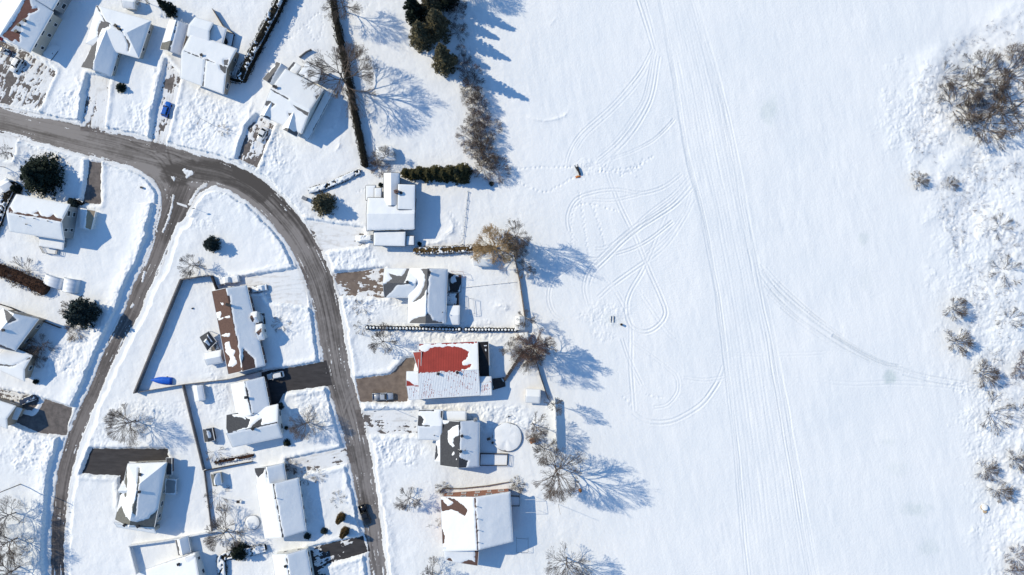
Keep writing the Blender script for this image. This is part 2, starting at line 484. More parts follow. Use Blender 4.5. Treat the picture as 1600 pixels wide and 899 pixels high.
# groomed snowmobile trail: many lines between its two edges
Lft = smooth_line([(1015, -60), (1028, 0), (1050, 120), (1070, 240), (1095, 340), (1118, 470), (1132, 580), (1146, 700), (1160, 860), (1172, 960)], 10)
Rgt = smooth_line([(1070, -60), (1088, 0), (1120, 110), (1146, 220), (1168, 330), (1188, 430), (1212, 540), (1232, 650), (1254, 770), (1274, 880), (1290, 960)], 10)
n = 160
def resamp(L, n):
    s = np.concatenate([[0], np.cumsum(np.hypot(*np.diff(L, axis=0).T))]); t = np.linspace(0, s[-1], n)
    return np.stack([np.interp(t, s, L[:, 0]), np.interp(t, s, L[:, 1])], 1)
LL, RR = resamp(Lft, 22), resamp(Rgt, 22)
rr = random.Random(3)
for t in [0, .035, .07, .12, .19, .26, .33, .4, .46, .53, .6, .67, .73, .8, .84, .88, .915, .95, .98, 1.0]:
    edge = (t < .08 or t > .83)
    rut(base, LL * (1 - t) + RR * t, 0.10 if edge else 0.036 * rr.uniform(0.4, 1.4), 1.3, wob=1.5, sd=int(t * 100))
sy, sx = slice(None), slice(None)
tr = np.interp(PY, LL[:, 1], LL[:, 0]); tr2 = np.interp(PY, RR[:, 1], RR[:, 0])
intrail = sstep(-2, 4, PX - tr) * sstep(-2, 4, tr2 - PX)
tt = (PX - tr) / (tr2 - tr + 1e-6)
base += intrail * (-0.03 + 0.014 * vnoise(tt * 26, PY / 40, 3) + 0.01 * vnoise(tt * 55, PY / 25, 9))
TRACKS = [
    ([(1019, 78), (998, 117), (955, 167), (908, 210), (889, 241), (883, 269)], .05, 4),
    ([(1021, 80), (1003, 120), (958, 172), (914, 212), (895, 243)], .03, 4),
    ([(1024, 86), (1014, 148), (994, 187), (967, 222), (932, 253)], .055, 4),
    ([(1028, 90), (1018, 150), (999, 190), (972, 225), (940, 256)], .05, 5),
    ([(1022, 80), (1008, 148), (988, 185), (962, 220), (930, 250)], .04, 3),
    ([(1022, 80), (1010, 40), (996, -5)], .05, 5), ([(1025, 80), (1016, 40), (1003, -5)], .04, 4),
    ([(1052, 187), (1036, 205), (1017, 222), (986, 238), (955, 249)], .05, 3),
    ([(1064, 273), (1037, 293), (1003, 303), (963, 298), (927, 302), (900, 313), (888, 337), (890, 360), (901, 377)], .05, 4.5),
    ([(927, 313), (960, 313), (1003, 303), (1030, 296)], .04, 4),
    ([(963, 243), (952, 253), (950, 273), (967, 317), (993, 373), (1013, 420), (1032, 464), (1040, 490), (1027, 510), (1007, 519), (987, 510), (979, 487), (983, 460), (1007, 417), (1030, 363), (1043, 333)], .06, 5),
    ([(1077, 277), (1050, 307), (1010, 337), (983, 363), (950, 387), (927, 390)], .055, 4),
    ([(1080, 283), (1054, 313), (1014, 343), (986, 369), (955, 392)], .05, 4),
    ([(1080, 293), (1050, 323), (990, 363), (947, 403), (925, 427), (918, 450), (922, 473)], .06, 5),
    ([(1074, 290), (1044, 322), (986, 358), (943, 398), (919, 425), (912, 450), (917, 473)], .045, 4),
    ([(1083, 313), (1063, 350), (1037, 387), (997, 417), (960, 443), (933, 467)], .06, 5),
    ([(1079, 300), (1068, 335), (1040, 370), (1005, 400)], .04, 4),
    ([(1050, 347), (1017, 373), (990, 388), (963, 397)], .05, 4),
    ([(943, 430), (955, 445), (967, 463), (983, 497), (985, 527), (985, 573), (988, 615), (990, 640)], .05, 5),
    ([(990, 645), (1013, 659), (1050, 657), (1092, 634), (1118, 602), (1130, 573)], .06, 6),
    ([(983, 437), (993, 447), (1017, 483), (1050, 527), (1090, 548), (1128, 556)], .035, 5),
    ([(972, 530), (984, 565), (1002, 600)], .04, 4),
    ([(1022, 636), (1042, 632), (1058, 612), (1057, 590), (1046, 578), (1018, 556), (990, 536)], .05, 4),
    ([(1130, 590), (1100, 594), (1069, 590)], .04, 4),
    ([(937, 405), (912, 408), (887, 420), (864, 440), (857, 465), (864, 488), (878, 500)], .04, 4),
    ([(1188, 425), (1215, 460), (1262, 502), (1325, 543), (1385, 572)], .07, 8),
    ([(1192, 440), (1225, 478), (1280, 520), (1340, 555), (1395, 577)], .04, 5),
    ([(1128, 552), (1200, 555), (1300, 551)], .022, 5),
    ([(1270, 594), (1330, 600), (1400, 598), (1460, 602), (1530, 612), (1610, 628)], .035, 6),
    ([(1385, 574), (1440, 590), (1520, 603), (1610, 616)], .05, 9),
    ([(1186, 415), (1206, 440), (1245, 478), (1300, 520), (1350, 552), (1392, 572), (1450, 590)], .06, 5), ([(1196, 420), (1225, 452), (1270, 492), (1320, 530)], .05, 4), ([(1200, 460), (1235, 492), (1290, 532), (1345, 560), (1388, 576)], .05, 4),
    ([(1300, 524), (1340, 548), (1375, 566), (1402, 572)], .10, 3), ([(1196, 446), (1240, 486), (1288, 520)], .04, 6), ([(1150, 20), (1160, 50)], .02, 2),
    # drive V tyre marks
    ([(400, 452), (430, 440), (470, 436)], .05, 6), ([(405, 462), (440, 450), (474, 448)], .05, 6), ([(420, 468), (450, 458), (478, 460)], .05, 6),
]
for i, (pts, dep, pr) in enumerate(TRACKS):
    diag = pts[0][0] > 1185 and pts[-1][1] > 500 and pts[0][1] < 560
    rut(base, pts, dep * (2.8 if diag else 2.1), 1.35 if diag else 1.25, pr, 0.6, sd=i, wob=1.2 if diag else 0.8)
# footprints
FOOT = [[(560, 30), (575, 10)], [(452, 62), (478, 40), (500, 22), (505, 40), (495, 65), (480, 40)],
        [(965, 330), (900, 322), (893, 385)], [(905, 300), (912, 350), (920, 400)], [(925, 320), (935, 350), (945, 385)],
        [(800, 280), (850, 300), (895, 278)], [(800, 265), (850, 262), (893, 262)], [(1005, 250), (985, 270), (935, 268)],
        [(992, 262), (960, 266), (935, 262)], [(1020, 245), (1000, 258), (970, 275)], [(700, 330), (722, 360), (720, 382)],
        [(735, 300), (727, 345), (722, 380)], [(300, 210), (290, 235)], [(560, 300), (582, 292)], [(975, 620), (985, 632)], [(1010, 618), (1035, 622)]]
def dents(pts, depth=0.12, r=1.0, gap=3.2, seed=0):
    L = smooth_line(pts, gap)
    rg = random.Random(seed)
    for k, (x, y) in enumerate(L):
        x += rg.uniform(-1, 1) + (1.0 if k % 2 else -1.0); y += rg.uniform(-1, 1)
        sy, sx = window(x, y, x, y, 5)
        d2 = (PX[sy, sx] - x) ** 2 + (PY[sy, sx] - y) ** 2
        base[sy, sx] -= depth * np.exp(-d2 / (r * r * 1.6))
for i, f in enumerate(FOOT):
    dents(f, seed=i)
def lumps(cx, cy, rx, ry, n, h, r, seed):
    rg = random.Random(seed)
    for k in range(n):
        x = cx + rg.gauss(0, 0.5) * rx; y = cy + rg.gauss(0, 0.5) * ry; q = r * rg.uniform(0.5, 1.5)
        sy, sx = window(x, y, x, y, q * 3)
        d2 = (PX[sy, sx] - x) ** 2 + (PY[sy, sx] - y) ** 2
        base[sy, sx] += h * rg.uniform(-0.5, 1.0) * np.exp(-d2 / (q * q))
def churn(cx, cy, rx, ry, h, seed, sc=1.0):
    """churned, clotted snow inside a soft irregular patch"""
    w_ = window(cx - rx, cy - ry, cx + rx, cy + ry, max(rx, ry) * 0.8)
    A, B = PX[w_], PY[w_]
    m = sstep(1.5, 0.5, np.hypot((A - cx) / rx, (B - cy) / ry) + 0.7 * fbm(A / 17, B / 17, 3, seed))
    X, Y = GX[w_] / sc, GY[w_] / sc
    qx = X + 0.5 * fbm(X / 1.5, Y / 1.5, 2, seed + 1); qy = Y + 0.5 * fbm(X / 1.5, Y / 1.5, 2, seed + 2)
    n = 0.5 * (1 - 2 * np.abs(fbm(qx / 2.4, qy / 1.6, 4, seed + 3, 0.6))) + 0.9 * fbm(qx / 1.5, qy / 2.2, 4, seed + 6, 0.6)
    base[w_] += h * m * (0.75 * n + 0.5 * fbm(qx / 0.55, qy / 0.55, 3, seed + 4) + 0.8 * fbm(X / 5, Y / 5, 2, seed + 5))
lumps(925, 268, 34, 14, 60, 0.12, 1.3, 1)
lumps(985, 262, 30, 14, 60, 0.1, 1.2, 2)
churn(920, 262, 26, 12, .16, 1, .6)
churn(914, 492, 18, 12, .2, 3, .6)
churn(950, 490, 26, 22, .18, 4, .6)
churn(940, 522, 20, 10, .14, 5, .6)
for cx, cy, rx, ry, n_, s in [(120, 160, 22, 22, 90, 1), (215, 190, 20, 30, 110, 2), (325, 190, 40, 40, 180, 3), (420, 235, 30, 30, 90, 4), (545, 405, 35, 16, 130, 5), (560, 475, 50, 18, 150, 6), (455, 500, 30, 30, 60, 7), (490, 640, 30, 30, 120, 8), (610, 700, 40, 20, 120, 9), (470, 780, 30, 40, 60, 10), (780, 655, 60, 14, 200, 11), (700, 638, 90, 6, 160, 12), (60, 700, 50, 30, 90, 13), (110, 560, 30, 30, 80, 14), (340, 615, 16, 30, 60, 15), (560, 650, 60, 22, 120, 16), (165, 680, 20, 20, 40, 17), (300, 350, 40, 12, 60, 18), (90, 215, 50, 20, 100, 19), (230, 640, 60, 14, 60, 20), (700, 520, 90, 14, 120, 21), (760, 560, 20, 16, 50, 22), (1440, 180, 50, 60, 260, 23), (1540, 420, 60, 200, 380, 24), (1560, 720, 40, 150, 240, 25), (540, 875, 30, 16, 60, 26)]:
    churn(cx, cy, rx * 1.15, ry * 1.15, (0.42 if n_ > 70 else 0.26) * (0.6 if cx > 1300 else 1), s + 40)
# hand-placed drifts
for pts, h, w in [([(240, 100), (247, 130), (238, 170), (232, 200)], .55, 5), ([(118, 118), (134, 150), (126, 190)], .5, 6), ([(395, 160), (385, 205), (372, 235)], .6, 5),
                  ([(505, 208), (530, 190), (533, 160)], .25, 4), ([(1000, 300), (1010, 306)], .01, 3), ([(770, 480), (785, 478), (800, 486)], .5, 5),
                  ([(695, 340), (708, 350), (706, 362), (695, 368)], .5, 3.5), ([(520, 240), (530, 232), (532, 218)], .3, 2.5), ([(820, 182), (850, 190), (882, 182), (888, 172)], .2, 2), ([(860, 40), (868, 30)], .2, 2),
                  ([(640, 385), (680, 380), (700, 374)], .4, 4), ([(430, 400), (450, 412), (466, 405)], .3, 6), ([(360, 455), (400, 425), (445, 412)], .25, 2.5),
                  ([(1290, 330), (1300, 360)], .05, 5)]:
    ridge(base, pts, h, w)
base += RUT + BERM * 0.6

# ---- tint: dirty edges, thin icy places, shading painted into the ruts
tint = np.ones(GX.shape + (3,))
ICE = [(1200, 172, 16, 22, .5), (1388, 588, 12, 13, .8), (1385, 690, 14, 8, .3), (1430, 795, 24, 12, .45), (1450, 855, 18, 14, .35), (1348, 372, 9, 12, .4), (1400, 730, 18, 14, .2), (1350, 440, 10, 20, .15), (903, 270, 14, 9, .25), (955, 500, 20, 14, .2)]
for cx, cy, rx, ry, a in ICE:
    sy, sx = window(cx - rx, cy - ry, cx + rx, cy + ry, 25)
    A, B = PX[sy, sx], PY[sy, sx]
    m = a * sstep(1.25, 0.35, np.hypot((A - cx) / rx, (B - cy) / ry) + 0.45 * fbm(A / 9, B / 9, 3, 71)) * (0.75 + 0.25 * fbm(A / 2.5, B / 2.5, 2, 72))
    tint[sy, sx] *= (1 - m[..., None] * np.array([0.38, 0.29, 0.30]))

tint *= (1 - np.clip(-RUT / 0.14, 0, 1)[..., None] ** 2 * np.array([0.20, 0.17, 0.15]))  # deeper ruts coloured darker, shading put into the tint where relief shows little
# ---- roads and drives carve the sheet
H = base.copy()
edge_n = fbm(PX / 9, PY / 9, 4, 5)
edge_f = fbm(PX / 3, PY / 3, 3, 6)
ROADD = np.full(GX.shape, 1e3); ROADSS = np.zeros(GX.shape); ROADS_side = np.zeros(GX.shape)
for nm, L in ROADS.items():
    cs = np.concatenate([[0], np.cumsum(np.hypot(*np.diff(L[:, :2], axis=0).T))])
    for i in range(len(L) - 1):
        a, b = L[i], L[i + 1]
        sy, sx = window(min(a[0], b[0]), min(a[1], b[1]), max(a[0], b[0]), max(a[1], b[1]), 90)
        A, B = PX[sy, sx], PY[sy, sx]
        d, t = seg_dist(A, B, a[0], a[1], b[0], b[1])
        hw = a[2] + (b[2] - a[2]) * t
        sd = d - hw
        cross = (b[0] - a[0]) * (B - a[1]) - (b[1] - a[1]) * (A - a[0])
        m = sd < ROADD[sy, sx]
        ROADD[sy, sx] = np.where(m, sd, ROADD[sy, sx])
        ROADSS[sy, sx] = np.where(m, cs[i] + t * (cs[i + 1] - cs[i]), ROADSS[sy, sx])
        ROADS_side[sy, sx] = np.where(m, np.sign(cross) * (1 if nm != 'main' else 2), ROADS_side[sy, sx])
# west bank of the side road is high and steep
hi_bank = (ROADS_side == 1) & (PY > 318)
rd = ROADD + 2.2 * edge_n + 1.0 * edge_f
shoulder = np.where(hi_bank, 10.0 + 0 * PX, 5.5 + 2.5 * fbm(PX / 30, PY / 30, 2, 88))
bankh = np.where(hi_bank, 0.72, 0.30) * (1 + 0.5 * fbm(PX / 22, PY / 22, 3, 8))
flat = ((ROADS_side == -1) & (PY > 340))
bankh = np.where(flat, 0.12, bankh)
bank = bankh * np.exp(-(np.maximum(0, rd - shoulder - 3) / np.where(hi_bank, 16.0, 8.5)) ** 2) * (1 + 0.25 * edge_f) * (rd > shoulder - 4)
bank += np.where(rd < shoulder + 9, 0, 0)
H += bank
H += 0.20 * (fbm(GX / 1.5, GY / 1.5, 4, 61, 0.6) - 0.1) * np.exp(-((rd - 13) / 9) ** 2) * (rd > 3) * (~flat)
ramp = np.where(flat, 16.0, np.where(hi_bank, 2.2, 4.2))
prof = np.where(rd < 0, -0.10, 0.0) + 0.10 * sstep(-1, 1.5, rd) + 0.05 * sstep(0, shoulder, rd) + 2.2 * sstep(shoulder, shoulder + ramp * 1.8, rd) + 0.030 * fbm(ROADSS / 40, ROADD / 1.3, 4, 15) * (rd > 0) * (rd < 22)
# leftover snow strips on the road: elongated noise along the road
patch = 1.0 * fbm(ROADSS / 34, ROADD / 2.2, 4, 12) + 0.25 * edge_f
prof = np.where((rd < 0) & (rd > -15), prof + 0.15 * sstep(0.30, 0.42, patch + 0.022 * np.maximum(rd, -15) + .05), prof)
tri = sd_poly(PX[window(280, 255, 310, 285, 10)], PY[window(280, 255, 310, 285, 10)], [(283, 262), (309, 268), (291, 282)]) + 2.0 * edge_f[window(280, 255, 310, 285, 10)]
w_ = window(280, 255, 310, 285, 10)
prof[w_] = np.where(tri + 2.0 * edge_n[w_] < -1, 0.05, prof[w_])
def strip_snow(pts, w, h=0.07):
    L = smooth_line(pts, 4)
    w__ = window(L[:, 0].min(), L[:, 1].min(), L[:, 0].max(), L[:, 1].max(), w * 3)
    d = np.full(PX[w__].shape, 1e9)
    for i in range(len(L) - 1):
        dd, _ = seg_dist(PX[w__], PY[w__], L[i][0], L[i][1], L[i + 1][0], L[i + 1][1]); d = np.minimum(d, dd)
    d = d + w * 0.9 * edge_f[w__] + w * .5 * edge_n[w__]
    prof[w__] = np.where(d < w, np.maximum(prof[w__], h), prof[w__])
strip_snow([(271, 305), (268, 325), (262, 345), (255, 362)], 1.9)
strip_snow([(322, 288), (308, 299), (297, 318)], 2.6)
strip_snow([(226, 425), (222, 440)], 1.8)
strip_snow([(205, 480), (208, 476)], 2.0)
H = np.minimum(H, prof)
dirt = sstep(10, 0, rd) * (0.12 + 0.30 * sstep(0.0, 0.4, fbm(ROADSS / 20, ROADD / 1.8, 4, 14))) * (rd > -15)
tint *= (1 - dirt[..., None] * np.array([0.6, 0.65, 0.7]))

for di, (nm, poly, cov) in enumerate(DRIVES):
    xs_ = [p[0] for p in poly]; ys_ = [p[1] for p in poly]
    w_ = window(min(xs_), min(ys_), max(xs_), max(ys_), 22)
    A, B = PX[w_], PY[w_]
    d = sd_poly(A, B, poly) + 1.5 * edge_n[w_] + 0.9 * edge_f[w_]
    bnk = 0.28 * np.exp(-((d - 6) / 4.0) ** 2) * (1 + 0.8 * edge_n[w_]) * (ROADD[w_] > 4)
    Hh = H[w_] + np.where(d > 0, bnk, 0)
    pp = np.array(poly, float); pp = pp - pp.mean(0); ev, evec = np.linalg.eigh(pp.T @ pp); ax_ = evec[:, 1]
    if nm == 'd_a': ax_ = np.array([0.47, -0.88])
    Ua = A * ax_[0] + B * ax_[1]; Va = -A * ax_[1] + B * ax_[0]
    nz = 0.5 + 0.5 * (0.75 * fbm(A / 22, B / 22, 3, 80 + di) + 0.55 * fbm(Ua / 14, Va / 2.6, 4, 95 + di, 0.6) + 0.45 * fbm(A / 3.6, B / 3.6, 5, 99 + di, 0.65))
    grey = 0.34 * sstep(0.48, 0.75, 0.5 + 0.5 * (0.8 * fbm(Ua / 18, Va / 2.2, 4, 120 + di) + 0.4 * fbm(A / 5, B / 5, 3, 121 + di))) * sstep(1, -2, d) * (cov > 0.15)
    thr = 1 - cov
    cover = sstep(thr - 0.04, thr + 0.05, nz if cov > 0.15 else nz * 0.6)
    inner = np.where(d < 0, -0.06 + 0.14 * cover, 0)
    pr = np.where(d < 0, inner, 0.03 + 1.6 * sstep(0, 7, d))
    H[w_] = np.minimum(Hh, pr)
    dirt = np.where((d < 2), 0.16 * (1 - cov * 0.6), 0) + grey
    tint[w_] *= (1 - dirt[..., None] * np.array([0.5, 0.55, 0.6]))

# keep the sheet flat far outside
far = sstep(160, 260, np.maximum(np.abs(GX), np.abs(GY) * 1.5))
H = H * (1 - far) + 0.5 * far

def gz(px, py):
    """height of the snow at a photo pixel"""
    x, y = w2(px, py)
    i = int(np.clip(np.searchsorted(XS, x), 0, len(XS) - 1)); j = int(np.clip(np.searchsorted(YS, y), 0, len(YS) - 1))
    return float(H[j, i])

def grid_mesh(name, X, Y, Z, material, tint=None, parent=None):
    ny, nx = X.shape
    me = bpy.data.meshes.new(name)
    co = np.stack([X, Y, Z], -1).reshape(-1, 3).astype(np.float32)
    idx = np.arange(ny * nx).reshape(ny, nx)
    q = np.stack([idx[:-1, :-1], idx[:-1, 1:], idx[1:, 1:], idx[1:, :-1]], -1).reshape(-1, 4)
    me.vertices.add(len(co)); me.vertices.foreach_set('co', co.ravel())
    me.loops.add(q.size); me.loops.foreach_set('vertex_index', q.ravel().astype(np.int32))
    me.polygons.add(len(q)); me.polygons.foreach_set('loop_start', np.arange(0, q.size, 4, dtype=np.int32))
    me.polygons.foreach_set('loop_total', np.full(len(q), 4, np.int32))
    me.polygons.foreach_set('use_smooth', np.ones(len(q), bool))
    if tint is not None:
        at = me.color_attributes.new('tint', 'FLOAT_COLOR', 'POINT')
        c = np.concatenate([tint.reshape(-1, 3), np.ones((len(co), 1))], 1).astype(np.float32)
        at.data.foreach_set('color', c.ravel())
    me.materials.append(material)
    me.update(); me.validate()
    o = bpy.data.objects.new(name, me); COL.objects.link(o)
    return o

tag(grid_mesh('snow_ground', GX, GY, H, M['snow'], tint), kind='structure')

# ---- road sheets, with UV running along the road
def road_material(name, light, mid, dark, uscale=0.012, vscale=1.0):
    m, nt, bs = new_mat(name)
    bs.inputs['Roughness'].default_value = 0.75
    uv = nt.nodes.new('ShaderNodeUVMap'); uv.uv_map = 'along'
    tc = nt.nodes.new('ShaderNodeTexCoord')
    mp = nt.nodes.new('ShaderNodeMapping'); mp.inputs['Scale'].default_value = (0.035, 1.6, 1)
    nt.links.new(uv.outputs[0], mp.inputs[0])
    a = nt.nodes.new('ShaderNodeTexNoise'); a.inputs['Scale'].default_value = 1.0; a.inputs['Detail'].default_value = 8; a.inputs['Roughness'].default_value = 0.7
    nt.links.new(mp.outputs[0], a.inputs['Vector'])
    b = nt.nodes.new('ShaderNodeTexNoise'); b.inputs['Scale'].default_value = 0.06; b.inputs['Detail'].default_value = 6; b.inputs['Roughness'].default_value = 0.65
    nt.links.new(tc.outputs['Object'], b.inputs['Vector'])
    c = nt.nodes.new('ShaderNodeTexNoise'); c.inputs['Scale'].default_value = 1.2; c.inputs['Detail'].default_value = 5
    nt.links.new(tc.outputs['Object'], c.inputs['Vector'])
    s1 = nt.nodes.new('ShaderNodeMath'); s1.operation = 'MULTIPLY_ADD'; s1.inputs[1].default_value = 0.72
    s2 = nt.nodes.new('ShaderNodeMath'); s2.operation = 'MULTIPLY_ADD'; s2.inputs[1].default_value = 0.5
    s3 = nt.nodes.new('ShaderNodeMath'); s3.operation = 'MULTIPLY'; s3.inputs[1].default_value = 0.14
    nt.links.new(c.outputs[0], s3.inputs[0])
    nt.links.new(b.outputs[0], s2.inputs[0]); nt.links.new(s3.outputs[0], s2.inputs[2])
    nt.links.new(a.outputs[0], s1.inputs[0]); nt.links.new(s2.outputs[0], s1.inputs[2])
    rp = nt.nodes.new('ShaderNodeValToRGB')
    e = rp.color_ramp.elements
    e[0].position = 0.50; e[0].color = (*dark, 1)
    e[1].position = 0.74; e[1].color = (*light, 1)
    k = e.new(0.62); k.color = (*mid, 1)
    at = nt.nodes.new('ShaderNodeAttribute'); at.attribute_name = 'wet'
    sb = nt.nodes.new('ShaderNodeMath'); sb.operation = 'SUBTRACT'
    nt.links.new(s1.outputs[0], sb.inputs[0]); nt.links.new(at.outputs['Fac'], sb.inputs[1])
    nt.links.new(sb.outputs[0], rp.inputs[0])
    nt.links.new(rp.outputs[0], bs.inputs['Base Color'])
    return m
M['road'] = road_material('salted_asphalt', (0.215, 0.198, 0.192), (0.112, 0.101, 0.097), (0.045, 0.039, 0.038))
M['road_side'] = road_material('dark_asphalt_lane', (0.17, 0.152, 0.146), (0.088, 0.077, 0.075), (0.045, 0.039, 0.038))
M['drive_dark'] = mat('dark_driveway', (0.050, 0.047, 0.05), 0.7, (0.028, 0.026, 0.029), 0.6, stretch=(0.4, 1.6, 1))
M['drive_brown'] = mat('brown_driveway', (0.21, 0.165, 0.135), 0.85, (0.135, 0.105, 0.088), 0.6)
M['drive_grey'] = mat('grey_driveway', (0.165, 0.145, 0.138), 0.85, (0.095, 0.085, 0.083), 0.7)

WET = [  # darker, wet or freshly bared stretches: polyline px, width px, amount
    ([(268, 275), (300, 268), (335, 268), (372, 280), (405, 300)], 17, .16), ([(372, 268), (415, 292), (455, 330), (490, 378)], 9, .14), ([(286, 290), (272, 330), (258, 372)], 9, .10),
    ([(205, 490), (187, 522), (160, 580)], 7, .05), ([(96, 780), (91, 830), (91, 890)], 8, .10), ([(548, 700), (560, 740), (572, 790)], 5, .10), ([(582, 800), (596, 860), (600, 890)], 6, -.06),
    ([(0, 176), (60, 192), (130, 210)], 9, -.10), ([(100, 235), (170, 246), (230, 262), (262, 290)], 7, -.08), ([(330, 292), (372, 304), (410, 332), (450, 375), (476, 420)], 6, -.12),
    ([(505, 400), (520, 450), (530, 500)], 5, .08)]
MARKS = [([(190, 226), (222, 238), (247, 252), (264, 280)], 1.2), ([(205, 222), (240, 240), (262, 262), (276, 292)], 1.0), ([(232, 232), (258, 244), (276, 268)], 1.2), ([(244, 238), (268, 240), (300, 256), (338, 262)], 1.0),
         ([(262, 236), (266, 252), (272, 262)], 1.4), ([(300, 250), (306, 258), (312, 256)], 1.6), ([(350, 285), (380, 294), (404, 310), (440, 350)], .9), ([(345, 279), (378, 284), (410, 303), (447, 342)], .9),
         ([(536, 640), (545, 618), (558, 611), (568, 616)], .9), ([(538, 650), (548, 626), (560, 618), (570, 622)], .9), ([(541, 640), (550, 670), (558, 705), (566, 750)], 1.0), ([(548, 640), (556, 672), (563, 705), (570, 745)], 1.0),
         ([(505, 460), (516, 500), (524, 545), (533, 590)], 1.0), ([(496, 450), (508, 496), (516, 540), (526, 588)], .9), ([(512, 455), (524, 500), (532, 548)], .9), ([(562, 840), (580, 845), (596, 842)], .8)]
for nm, L in ROADS.items():
    L = smooth_line([tuple(p) for p in L[::1]], 1.6)
    T = np.gradient(L[:, :2], axis=0); T /= np.linalg.norm(T, axis=1)[:, None]
    s = np.concatenate([[0], np.cumsum(np.hypot(*np.diff(L[:, :2], axis=0).T))]) / K
    O = np.linspace(-1, 1, 41)
    Q = (L[:, 2] + 7)[:, None] * O[None]
    A = L[:, 0:1] - T[:, 1:2] * Q; B = L[:, 1:2] + T[:, 0:1] * Q
    wet = np.zeros(A.shape)
    jn = fbm(A / 9, B / 9, 4, 61)
    for pts, wd_, am in WET:
        q = smooth_line(pts, 6); d = np.full(A.shape, 1e9)
        for i in range(len(q) - 1):
            dd, _ = seg_dist(A, B, *q[i], *q[i + 1]); d = np.minimum(d, dd)
        wet += am * sstep(wd_ + 3, wd_ - 4, d + 5 * jn)
    for pts, wd_ in MARKS:
        q = smooth_line(pts, 6); d = np.full(A.shape, 1e9)
        for i in range(len(q) - 1):
            dd, _ = seg_dist(A, B, *q[i], *q[i + 1]); d = np.minimum(d, dd)
        wet += .13 * np.exp(-(d / wd_) ** 2) * (0.5 + 0.5 * sstep(-.3, .2, jn))
    # wheel lanes
    wet += 0.035 * (np.exp(-((np.abs(O)[None] - .28) / .1) ** 2) * (0.6 + fbm(s[:, None] / 6 + 0 * A, A * 0, 2, 63))) - 0.03 * np.exp(-(O[None] / .1) ** 2)
    X_, Y_ = (A - 800) / K, (449.5 - B) / K
    o = grid_mesh('road', X_, Y_, np.full(A.shape, {'main': 0.0, 'side': -0.006, 'flare_w': -0.012, 'flare_e': -0.018}[nm]), M['road'] if nm != 'side' else M['road_side'])
    me = o.data
    at = me.attributes.new('wet', 'FLOAT', 'POINT'); at.data.foreach_set('value', wet.ravel().astype(np.float32))
    ul = me.uv_layers.new(name='along')
    vi = np.zeros(len(me.loops), np.int32); me.loops.foreach_get('vertex_index', vi)
    uvv = np.stack([np.repeat(s, len(O)), (Q / K).ravel()], 1)[vi]
    ul.data.foreach_set('uv', uvv.astype(np.float32).ravel())
    tag(o, kind='structure')

DM = {'d_k': 'drive_dark', 'd_j': 'drive_dark', 'd_m': 'drive_dark', 'd_h': 'drive_grey', 'd_f': 'drive_grey', 'd_r': 'drive_brown', 'd_q': 'drive_brown'}
for k, (nm, poly, cov) in enumerate(DRIVES):
    c = np.mean(poly, axis=0)
    b = MB()
    P = []
    for p in poly:
        d = np.array(p) - c; d = d * (1 + 5 / max(8, np.linalg.norm(d)))
        P.append((*w2(*(c + d)), 0.004 + 0.002 * k - 0.02 * 0))
    b.add(P, [tuple(range(len(P)))])
    o = b.build('driveway', M[DM.get(nm, 'drive_grey')]); tag(o, kind='structure')
# stop line on the side road
b = MB(); p = [w2(276, 316), w2(277, 319.5), w2(293, 325), w2(292, 321)]
b.add([(x, y, 0.01) for x, y in p], [(0, 1, 2, 3)])
tag(b.build('stop_line', M['trim']), kind='structure')
# ------------------------------------------------------------------ house builder
def nonuni(L, step):
    if L < 0.5:
        return np.array([0, 0.5, 1.0])
    a = [0, 0.07, 0.2]
    n = max(1, int((L - 0.4) / step))
    return np.array(a[:2] + list(np.linspace(0.22, L - 0.22, n + 1)) + [L - 0.07, L]) / L

